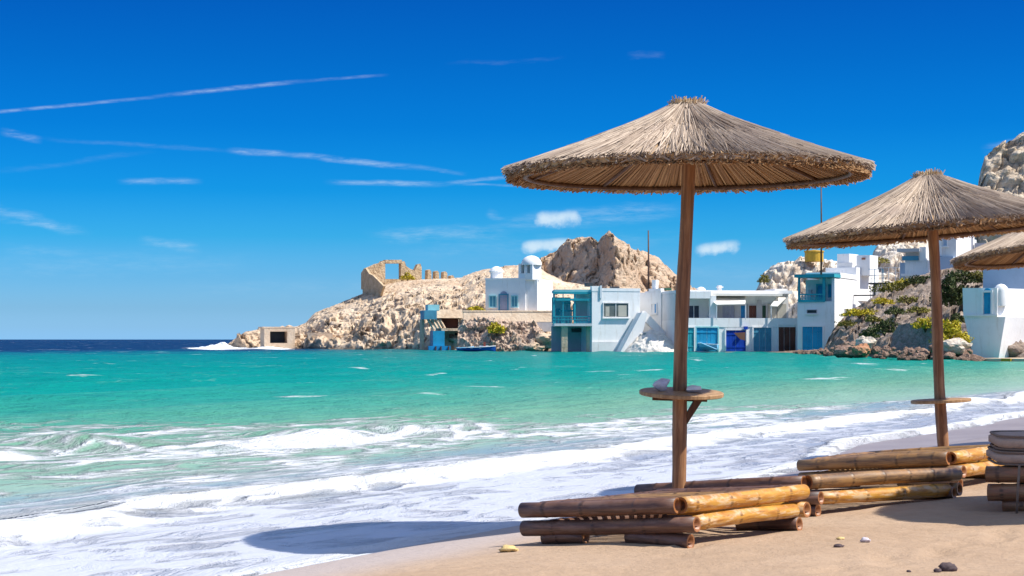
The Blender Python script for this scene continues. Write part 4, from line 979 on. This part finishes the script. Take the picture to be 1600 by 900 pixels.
boulder(835, 543, 190, .9, .5, 'headland_rock', 'smaller tan boulder at the water below the church terrace', None)
boulder(1588, 550, 113, 1.0, .7, 'grey_rock', 'dark grey boulder beneath the right-hand white house', None)
# loose rubble lying over the headland slope
mb = MB()
def hp(px, v):                                # a point on the slope between waterline and ridge
    tops = [(366, 532), (430, 514), (478, 507), (515, 482), (575, 458), (630, 442), (720, 435), (762, 422)]
    df = [(338, 244), (450, 240), (480, 233), (550, 226), (660, 215), (760, 205)]
    top = np.interp(px, *zip(*tops)); d0 = np.interp(px, *zip(*df)); d1 = np.interp(px, [338, 450, 600, 760], [252, 256, 254, 250])
    hv = np.interp(v, [0, .12, .3, .6, 1], [0, .22, .42, .72, 1]); D = d0 + v * (d1 - d0); zr = CZ + (HY - top) / F * d1
    return Vector(((px - 800) / F * D, D, -.6 + (zr + .6) * hv + .1))
small = [boulder_mesh(20 + k, 1, 1) for k in range(5)]
for k in range(380):
    p = hp(random.uniform(380, 758), random.random() ** .8 * .95 + .03); s_ = random.uniform(.10, .36) * random.choice((.6, .8, 1, 1.3)); b_ = random.choice(small)
    a_ = random.uniform(0, 6.28); ca, sa = math.cos(a_), math.sin(a_); sx, sz = s_ * random.uniform(.8, 1.6), s_ * random.uniform(.6, 1.1)
    mb.add([(p.x + (v[0] * ca - v[1] * sa) * sx, p.y + (v[0] * sa + v[1] * ca) * sx, p.z + v[2] * sz) for v in b_.v], b_.f)
obj('rubble', mb, M['headland_rock'], None, kind='stuff', label='loose tan rubble scattered over the headland slope', cat='rubble')
# surf thrown up at the headland tip
terrain('surf', [(276, 546.3), (296, 544.6), (312, 543.2), (322, 541.5), (333, 539.5), (342, 537), (350, 535.5), (358, 540), (372, 543.5), (392, 544), (410, 542.8), (425, 542), (440, 544), (462, 546.2)], [(276, 234), (462, 231)], [(276, 239), (345, 241), (462, 236.5)], 3, 260, 24, .42, 'surf_foam',
        [(0, 0), (.5, .4), (1, 1)], zb=-.05, freq=1.1, edge_amp=1.0, seed=41, kind='stuff', label='white surf breaking against the tip of the headland', cat='surf')

# ------------------------------------------------------------------ thatched umbrellas
R0, HC = 1.09, .405
def zc(r): return HC * np.interp(r, [0, .07, .16, .34, .6, .85, 1.0, 1.09], [1.0, .985, .86, .66, .42, .205, .085, .0])
def reeds(mb, n, r0, r1, th, dz, jit, lift=0.0, col=(.15, .95), sp=0.0):
    A = RNG.uniform(0, 2 * math.pi, n); a0 = r0 + RNG.uniform(-.06, .06, n); a1 = r1 + RNG.normal(0, .007, n) - np.abs(RNG.normal(0, 1, n)) * sp * (r1 < 1.05)
    for g, ra, rb in zip(A, a0, a1):
        ra = max(ra, .02); k = 4; g2 = g + random.gauss(0, jit); pts = []
        off = dz + random.uniform(-.012, .012)
        for i in range(k):
            q = i / (k - 1); r = ra + (rb - ra) * q; gg = g + (g2 - g) * q
            pts.append((r * math.cos(gg), r * math.sin(gg), float(zc(r)) + off + lift * q * random.uniform(.4, 1.3)))
        w = th * random.uniform(.7, 1.4); tx, ty = -math.sin(g) * w, math.cos(g) * w
        vs, fs = [], []
        for i, p in enumerate(pts):
            ww = 1 - .35 * i / (k - 1)
            vs += [(p[0] + tx * ww, p[1] + ty * ww, p[2]), (p[0], p[1], p[2] + w * .9), (p[0] - tx * ww, p[1] - ty * ww, p[2])]
        for i in range(k - 1):
            o = i * 3; fs += [(o, o + 3, o + 4, o + 1), (o + 1, o + 4, o + 5, o + 2), (o + 2, o + 5, o + 3, o)]
        fs.append((3 * k - 3, 3 * k - 2, 3 * k - 1)); mb.add(vs, fs, random.uniform(*col))
def fringe(mb, n, ra, rb, zt, zl, lo, hi):
    for _ in range(n):
        g = random.uniform(0, 2 * math.pi); r = random.uniform(ra, rb); z = zt + random.uniform(-.02, .01); L = random.uniform(*zl); w = random.uniform(.004, .009)
        g2 = g + random.gauss(0, .03); r2 = r + L * random.uniform(.45, 1.0); z2 = z - L * random.uniform(.25, 1.0)
        p, q = Vector((r * math.cos(g), r * math.sin(g), z)), Vector((r2 * math.cos(g2), r2 * math.sin(g2), z2))
        tt = Vector((-math.sin(g), math.cos(g), 0)) * w; u_ = Vector((math.cos(g), math.sin(g), 1)) * w * .7
        mb.add([p + tt, p - tt, p + u_, q + tt, q - tt, q + u_], [(0, 3, 5, 2), (2, 5, 4, 1), (1, 4, 3, 0), (3, 4, 5)], random.uniform(lo, hi))
top = MB()
for ra, rb, n_ in ((.62, 1.10, 1900), (.45, 1.07, 1700), (.45, .92, 1100), (.28, .80, 1000), (.16, .62, 900), (.05, .48, 800), (.03, .30, 400)):
    reeds(top, n_, ra, rb, .0035, random.uniform(.0, .009), .035, .004, sp=.14)
fringe(top, 1300, 1.01, 1.085, .008, (.012, .034), .05, .7)
under = MB()
reeds(under, 2400, .10, 1.075, .0052, -.050, .015); fringe(under, 1300, 1.0, 1.065, -.02, (.015, .035), .1, .8)
shell = MB(); pr = [0, .07, .16, .34, .6, .85, 1.0, 1.06]
shell.lathe([(r + .001, float(zc(r)) - .004) for r in pr] + [(r + .001, float(zc(r)) - .04) for r in pr[::-1]], 64)
tuft = MB()
for _ in range(420):
    g = random.uniform(0, 6.283); r = random.uniform(.0, .10); L = random.uniform(.03, .065); lean = random.uniform(.0, .55)
    p = Vector((r * math.cos(g), r * math.sin(g), HC - .02)); q = p + Vector((math.cos(g) * lean * L, math.sin(g) * lean * L, L * random.uniform(.3, 1)))
    tt = Vector((-math.sin(g), math.cos(g), 0)) * .004; u_ = Vector((math.cos(g), math.sin(g), 0)) * .006
    tuft.add([p + tt, p - tt, p + u_, q + tt, q - tt, q + u_], [(0, 3, 5, 2), (2, 5, 4, 1), (1, 4, 3, 0), (3, 4, 5)])
hoop = MB(); n = 56; hz = float(zc(.97)) - .07
hoop.tube([(.97 * math.cos(2 * math.pi * k / n), .97 * math.sin(2 * math.pi * k / n), hz) for k in range(n + 1)], .014, 8, False)
hoop2 = MB(); hoop2.tube([(.5 * math.cos(2 * math.pi * k / n), .5 * math.sin(2 * math.pi * k / n), float(zc(.5)) - .07) for k in range(n + 1)], .010, 8, False)
D_shell = mesh_data('thatch', shell, M['under_reed']); D_top = mesh_data('reed_cover', top, M['weathered_reed']); D_under = mesh_data('reed_lining', under, M['under_reed'])
D_tuft = mesh_data('crown_tuft', tuft, M['straw_tuft']); D_hoop = mesh_data('hoop', hoop, M['dark_timber'], True); D_hoop2 = mesh_data('hoop', hoop2, M['dark_timber'], True)
rib = MB(); rib.tube([(r, 0, float(zc(r)) - .062) for r in (.04, .2, .4, .6, .8, .985)], .013, 6); D_rib = mesh_data('rib', rib, M['dark_timber'], True)
def child(name, data, parent, loc=(0, 0, 0), rz=0, kind=None, scale=1):
    o = bpy.data.objects.new(name, data); COL.objects.link(o); o.parent = parent; o.location = loc; o.rotation_euler = (0, 0, rz); o.scale = (scale,) * 3
    return tag(o, kind=kind)
def umbrella(label, base, rim_z, scale, lean, turn, shelf=None, brace=True, tilt=(0, 0)):
    h_ = rim_z - base[2]
    t_ = thing('thatched_umbrella', label, 'umbrella', base, 'thatched beach umbrellas', local=True); t_.rotation_euler = (lean[1], lean[0], 0)
    tl = (Matrix.Rotation(tilt[1], 3, 'Y') @ Matrix.Rotation(tilt[0], 3, 'X') @ Matrix.Rotation(turn, 3, 'Z')).to_euler(); top_z = h_ + (HC - .02) * scale; n = 14; mb = MB(); pts, rad = [], []
    for k in range(n):
        q = k / (n - 1); z = -.35 + (top_z + .35) * q
        pts.append((.008 * math.sin(q * 9 + turn), .006 * math.cos(q * 7 + turn), z)); rad.append((.044 - .006 * q) * (1 + .05 * math.sin(q * 23 + turn)))
    mb.tube(pts, rad, 14); obj('pole', mb, M['pole_timber'], t_, True)
    sh = child('thatch', D_shell, t_, (0, 0, h_), turn, None, scale); sh.rotation_euler = tl
    child('reed_cover', D_top, sh, kind='stuff'); child('reed_lining', D_under, sh, kind='stuff'); child('crown_tuft', D_tuft, sh, kind='stuff')
    fr = child('hoop', D_hoop, t_, (0, 0, h_), turn, None, scale); fr.rotation_euler = tl; f2_ = child('hoop', D_hoop2, t_, (0, 0, h_), turn, None, scale); f2_.rotation_euler = fr.rotation_euler
    for k in range(8): child('rib', D_rib, t_, (0, 0, h_), 0, None, scale).rotation_euler = (tl.to_matrix() @ Matrix.Rotation(k * math.pi / 4 + .2, 3, 'Z')).to_euler()
    if shelf:
        sz, sr, st_ = shelf; mb = MB(); seg = 40; z0 = sz - base[2]
        mb.lathe([(0, -.012), (sr - .005, -.012), (sr, -.008), (sr, .008), (sr - .005, .012), (0, .012)], seg, (0, 0, z0)); s_ = obj('shelf', mb, M['shelf_timber'], t_); s_.rotation_euler = (math.radians(st_[0]), math.radians(st_[1]), 0); 
        if brace:
            mb = MB(); mb.hexa([(.03, -.02, z0 - .13), (.04, -.02, z0 - .185), (.04, .02, z0 - .185), (.03, .02, z0 - .13), (.09, -.02, z0 - .02), (.14, -.02, z0 - .02), (.14, .02, z0 - .02), (.09, .02, z0 - .02)])
            obj('brace', mb, M['dark_timber'], t_)
            mb = MB(); mb.hexa([(-.16, .03, z0 - .05), (.16, .03, z0 - .05), (.16, .06, z0 - .05), (-.16, .06, z0 - .05), (-.16, .03, z0 - .017), (.16, .03, z0 - .017), (.16, .06, z0 - .017), (-.16, .06, z0 - .017)])
            obj('batten', mb, M['dark_timber'], t_)
    return t_
x, y = .962, 11.2
u1 = umbrella('large foreground thatched umbrella with a round shelf on its pole', (x, y, ground(x, y)), 2.18, .975, (.030, .0), 0.3, (.888, .245, (4.5, 0)), tilt=(0, -.036))
x, y = 3.265, 14.5
u2 = umbrella('second thatched umbrella with small shelf, right of the foreground one', (x, y, ground(x, y)), 2.035, 1.01, (-.050, 0), 1.4, (.735, .225, (0, 0)), False, (0, -.03))
x, y = 5.42, 18.6
umbrella('third thatched umbrella, cut off by the right edge of the photo', (x, y, ground(x, y)), 2.07, 1.04, (0, 0), 2.5, tilt=(-.06, -.09))
x, y = 4.56, 10.2
umbrella('thatched umbrella beside the cushion-topped lounger, standing outside the right edge', (x, y, ground(x, y)), 2.16, 1.05, (0, 0), 3.3)
# things left on the first shelf
mb = boulder_mesh(31, 1, 3); c = Vector((.865, 11.13, .888 + .016))
mb.v = [(c.x + v[0] * .042 + max(v[2], 0) * .012, c.y + v[1] * .035, c.z + .034 + v[2] * .036) for v in mb.v]
obj('shell', mb, M['shell_white'], None, True, label='pale lilac shell on the left of the umbrella shelf', cat='shell')
mb = MB(); c = Vector((1.045, 11.12, .906))
mb.add([c + Vector(p) for p in ((-.04, -.05, 0), (.05, -.045, .003), (.055, .04, 0), (-.03, .05, .002), (-.035, -.045, .012), (.045, -.04, .022), (.05, .035, .014), (-.028, .045, .018), (0, 0, .03))],
       [(3, 2, 1, 0), (0, 1, 5, 4), (1, 2, 6, 5), (2, 3, 7, 6), (3, 0, 4, 7), (4, 5, 8), (5, 6, 8), (6, 7, 8), (7, 4, 8)])
obj('paper_napkin', mb, M['paper_white'], None, label='crumpled white paper on the right of the umbrella shelf', cat='paper')

# ------------------------------------------------------------------ bamboo loungers
def log_mesh(a, b, r, seed, seg=16, wob=.006):
    """A hollow bamboo culm with raised joints; attributes run along and around it."""
    rs = random.Random(seed); a, b = Vector(a), Vector(b); L = (b - a).length; d = (b - a) / L
    up = Vector((0, 0, 1)); s_ = d.cross(up).normalized(); up = s_.cross(d)
    nodes = []; x = rs.uniform(.06, .2)
    while x < L - .04: nodes.append(x); x += rs.uniform(.2, .31)
    xs = sorted(set([0, L] + [n_ + o for n_ in nodes for o in (-.016, -.006, 0, .006, .016) if 0 < n_ + o < L] + list(np.linspace(0, L, 9))))
    taper = rs.uniform(-.16, .16); vs, fs, al, ar, nd, ct = [], [], [], [], [], []
    bow = Vector((rs.uniform(-1, 1), rs.uniform(-1, 1), rs.uniform(-.4, .6))) * wob * 1.8
    def ring(c, rr, x, k, q=0.0):
        for j in range(seg):
            g = 2 * math.pi * j / seg; vs.append(c + (s_ * math.cos(g) + up * math.sin(g)) * rr); al.append(x); ar.append(math.sin(g) * .5 + math.cos(g) * .3); nd.append(k); ct.append(q)
    for x in xs:
        nn = min([abs(x - n_) for n_ in nodes] + [9]); rr = r * (1 + taper * (x / L - .5)) * (1 + (.07 if nn < .001 else .03 if nn < .008 else 0))
        ring(a + d * x + bow * math.sin(math.pi * x / L), rr, x, 1.0 if nn < .008 else 0.0)
    m_ = len(xs)
    def strip(i, j):
        for k in range(seg): k2 = (k + 1) % seg; fs.append((i * seg + k, i * seg + k2, j * seg + k2, j * seg + k))
    for i in range(m_ - 1): strip(i, i + 1)
    base = m_
    for end, c, sgn in ((m_ - 1, b, -1), (0, a, 1)):                    # wall thickness and the hollow
        rr = r * (1 + taper * (.5 if end else -.5))
        ring(c, rr * .97, 0, 0, 1.0); ring(c, rr * .66, 0, .0, .85); ring(c + d * sgn * .07, rr * .6, 0, 1.0, 1.0)
        for i, j in ((end, base), (base, base + 1), (base + 1, base + 2)): strip(i, j) if end else strip(j, i)
        f_ = tuple((base + 2) * seg + k for k in range(seg)); fs.append(f_ if end else f_[::-1]); base += 3
    return vs, fs, al, ar, nd, ct
def log_obj(name, a, b, r, mat, parent, seed):
    vs, fs, al, ar, nd, ct = log_mesh(a, b, r, seed); o = org(parent)
    me = bpy.data.meshes.new(name); me.from_pydata([tuple(v - o) for v in vs], [], fs)
    for nm, val in (('along', al), ('around', ar), ('node', nd), ('cut', ct), ('tint', [(seed * .37) % 1] * len(vs))):
        q = me.attributes.new(nm, 'FLOAT', 'POINT'); q.data.foreach_set('value', np.array(val, np.float32))
    me.polygons.foreach_set('use_smooth', [len(p.vertices) == 4 for p in me.polygons]); me.materials.append(M[mat])
    ob = bpy.data.objects.new(name, me); COL.objects.link(ob); ob.parent = parent; return ob
SEED = [100]
def lounger(label, Lf, C, R, r, front, side, dz=.09, canes=13, feet=((.10, .38), (.66, 1.06)), side_low=None):
    side_low = side_low or side
    Lf, C, R = Vector(Lf), Vector(C), Vector(R); e1, e2 = (C - Lf), (R - C); l1, l2 = e1.length, e2.length; e1n, e2n = e1.normalized(), e2.normalized()
    FL = Lf + e2; up = Vector((0, 0, 1))
    g = ground(*((Lf + R) / 2).xy)
    t_ = thing('bamboo_lounger', label, 'lounger', ((Lf.x + R.x) / 2, (Lf.y + R.y) / 2, g), 'low bamboo loungers under the umbrellas')
    def lg(a, b, rr, mt, nm='bamboo_log'): SEED[0] += 1; return log_obj(nm, a, b, rr, mt, t_, SEED[0])
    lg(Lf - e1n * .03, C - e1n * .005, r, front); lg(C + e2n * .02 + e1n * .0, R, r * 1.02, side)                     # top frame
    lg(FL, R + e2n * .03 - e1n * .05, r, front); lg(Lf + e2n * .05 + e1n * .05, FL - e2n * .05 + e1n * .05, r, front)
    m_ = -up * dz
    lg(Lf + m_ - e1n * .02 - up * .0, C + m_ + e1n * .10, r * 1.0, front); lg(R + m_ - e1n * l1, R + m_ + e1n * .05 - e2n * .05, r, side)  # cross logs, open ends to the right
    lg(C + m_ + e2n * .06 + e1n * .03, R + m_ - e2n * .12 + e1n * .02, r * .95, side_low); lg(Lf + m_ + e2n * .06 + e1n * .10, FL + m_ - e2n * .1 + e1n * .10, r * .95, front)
    def foot(o, a, b):
        p, q = o + e1n * a * l1, o + e1n * b * l1; z = min(p.z, q.z) - 2 * dz
        for w in (p, q): w.z = max(ground(w.x, w.y) + r * .78, Lf.z - 2.3 * dz if False else -9)
        lg(p, q, r * .95, front, 'foot')
    for a, b in feet: foot(Lf + e2n * .02 + e1n * .0, a, b)
    for a, b in feet: foot(Lf + e2 - e2n * .12, a, b)
    z0 = up * (r * .30); n = canes                                                  # split canes across the top
    for k in range(n):
        q = (k + .5) / n; a = Lf + e2 * (.06 + .88 * q) + e1n * .07 + z0; b = a + e1 - e1n * .12; SEED[0] += 1
        log_obj('bamboo_cane', a, b, .021, 'grey_bamboo' if k % 3 else front, t_, SEED[0])
    return t_
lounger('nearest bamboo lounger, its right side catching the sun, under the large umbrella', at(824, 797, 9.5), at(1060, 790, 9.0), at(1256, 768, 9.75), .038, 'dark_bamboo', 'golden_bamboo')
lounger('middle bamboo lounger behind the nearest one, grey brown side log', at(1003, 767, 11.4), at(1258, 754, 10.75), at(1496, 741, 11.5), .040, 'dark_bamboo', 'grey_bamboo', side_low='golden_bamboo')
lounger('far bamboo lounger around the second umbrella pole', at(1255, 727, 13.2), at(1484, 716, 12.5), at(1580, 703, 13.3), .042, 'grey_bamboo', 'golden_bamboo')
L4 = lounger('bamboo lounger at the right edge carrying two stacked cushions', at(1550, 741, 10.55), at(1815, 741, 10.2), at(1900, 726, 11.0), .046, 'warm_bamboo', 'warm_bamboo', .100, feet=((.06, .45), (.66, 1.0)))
def cushion(label, c, sx, sy, h_, yaw):
    t_ = thing('cushion', label, 'cushion', c, 'stacked lounger cushions'); n, m_ = 28, 8; mb = MB(); vs, fs = [], []
    Rm = Matrix.Rotation(yaw, 3, 'Z'); seg = 48; prof = [(0, 0), (.90, 0), (.965, .10), (1.0, .3), (1.0, .7), (.965, .92), (.90, 1.0), (.5, 1.06), (0, 1.08)]
    def outline(g, k):                     # rounded rectangle
        p = 6.0; cx, sy_ = math.cos(g), math.sin(g); rr = (abs(cx) ** p + abs(sy_) ** p) ** (-1 / p); return cx * rr, sy_ * rr
    for pr_, pz in prof:
        for k in range(seg):
            a, b = outline(2 * math.pi * k / seg, 0); ins = (1 - pr_) * min(sx, sy) * (1 if pr_ > .8 else 0)
            q = Vector((a * (sx / 2 - ins) * (pr_ if pr_ <= .8 else 1), b * (sy / 2 - ins) * (pr_ if pr_ <= .8 else 1), pz * h_ + .004 * math.sin(5 * a + 3 * b))); vs.append(Vector(c) + Rm @ q)
    for i in range(len(prof) - 1):
        for k in range(seg): k2 = (k + 1) % seg; fs.append((i * seg + k, i * seg + k2, (i + 1) * seg + k2, (i + 1) * seg + k))
    obj('cushion_body', MB().add(vs, fs), M['cushion_cloth'], t_, True)
    for z in (.06, .94):
        mb = MB(); pts = []
        for k in range(seg + 1):
            a, b = outline(2 * math.pi * k / seg, 0); pts.append(Vector(c) + Rm @ Vector((a * (sx / 2 - .012), b * (sy / 2 - .012), z * h_)))
        mb.tube(pts, .007, 6, False); obj('piping', mb, M['cushion_piping'], t_, True)
cz = CZ + (HY - 741) / F * 10.4 + .042
c0 = Vector(((1690 - 800) / F * 10.72, 10.75, cz)); yaw = math.radians(-8)
cushion('lower grey brown cushion of the pair stacked at the right edge', c0, .99, .72, .074, yaw); cushion('upper grey brown cushion of the pair stacked at the right edge', c0 + Vector((.01, .01, .080)), .98, .71, .080, yaw)
mb = MB(); q = at(1587, 735, 10.42)
mb.tube([q + Vector((0, -.015, -.26)), q + Vector((-.004, -.06, -.10)), q + Vector((.004, -.06, .03))], .007, 6); obj('strap', mb, M['strap_cloth'], None, True, label='pale strap hanging down the logs below the cushions', cat='strap')

# pebbles on the sand
def pebble(px, py, rx, rz, mat, label):
    D = 9.0
    for _ in range(6): D = (CZ - ground((px - 800) / F * D, D)) * F / (py - HY)
    k = random.randrange(7); mb = MB(); x, y = (px - 800) / F * D, D; z = ground(x, y)
    mb.add([(x + v[0] * rx, y + v[1] * rx * .8, z + rz * .55 + v[2] * rz) for v in BM[k].v], BM[k].f)
    obj('pebble', mb, M[mat], None, True, label=label, cat='pebble')
pebble(795, 862, .046, .020, 'yellow_pebble', 'flat yellow pebble on wet sand left of the nearest lounger')
pebble(1481, 892, .038, .022, 'dark_pebble', 'dark pebble near the bottom right of the sand')
pebble(1310, 855, .022, .010, 'dark_pebble', 'small dark pebble at the edge of the sand shadow')
pebble(1313, 843, .018, .008, 'yellow_pebble', 'tiny tan pebble inside the edge of the shadow')
pebble(1352, 847, .024, .014, 'pale_pebble', 'small pale pebble beside the small dark one on the sand')
pebble(1465, 894, .016, .010, 'dark_pebble', 'tiny dark pebble next to the larger dark one')
pebble(1420, 894, .010, .006, 'dark_pebble', 'speck of a dark pebble left of the larger dark one')
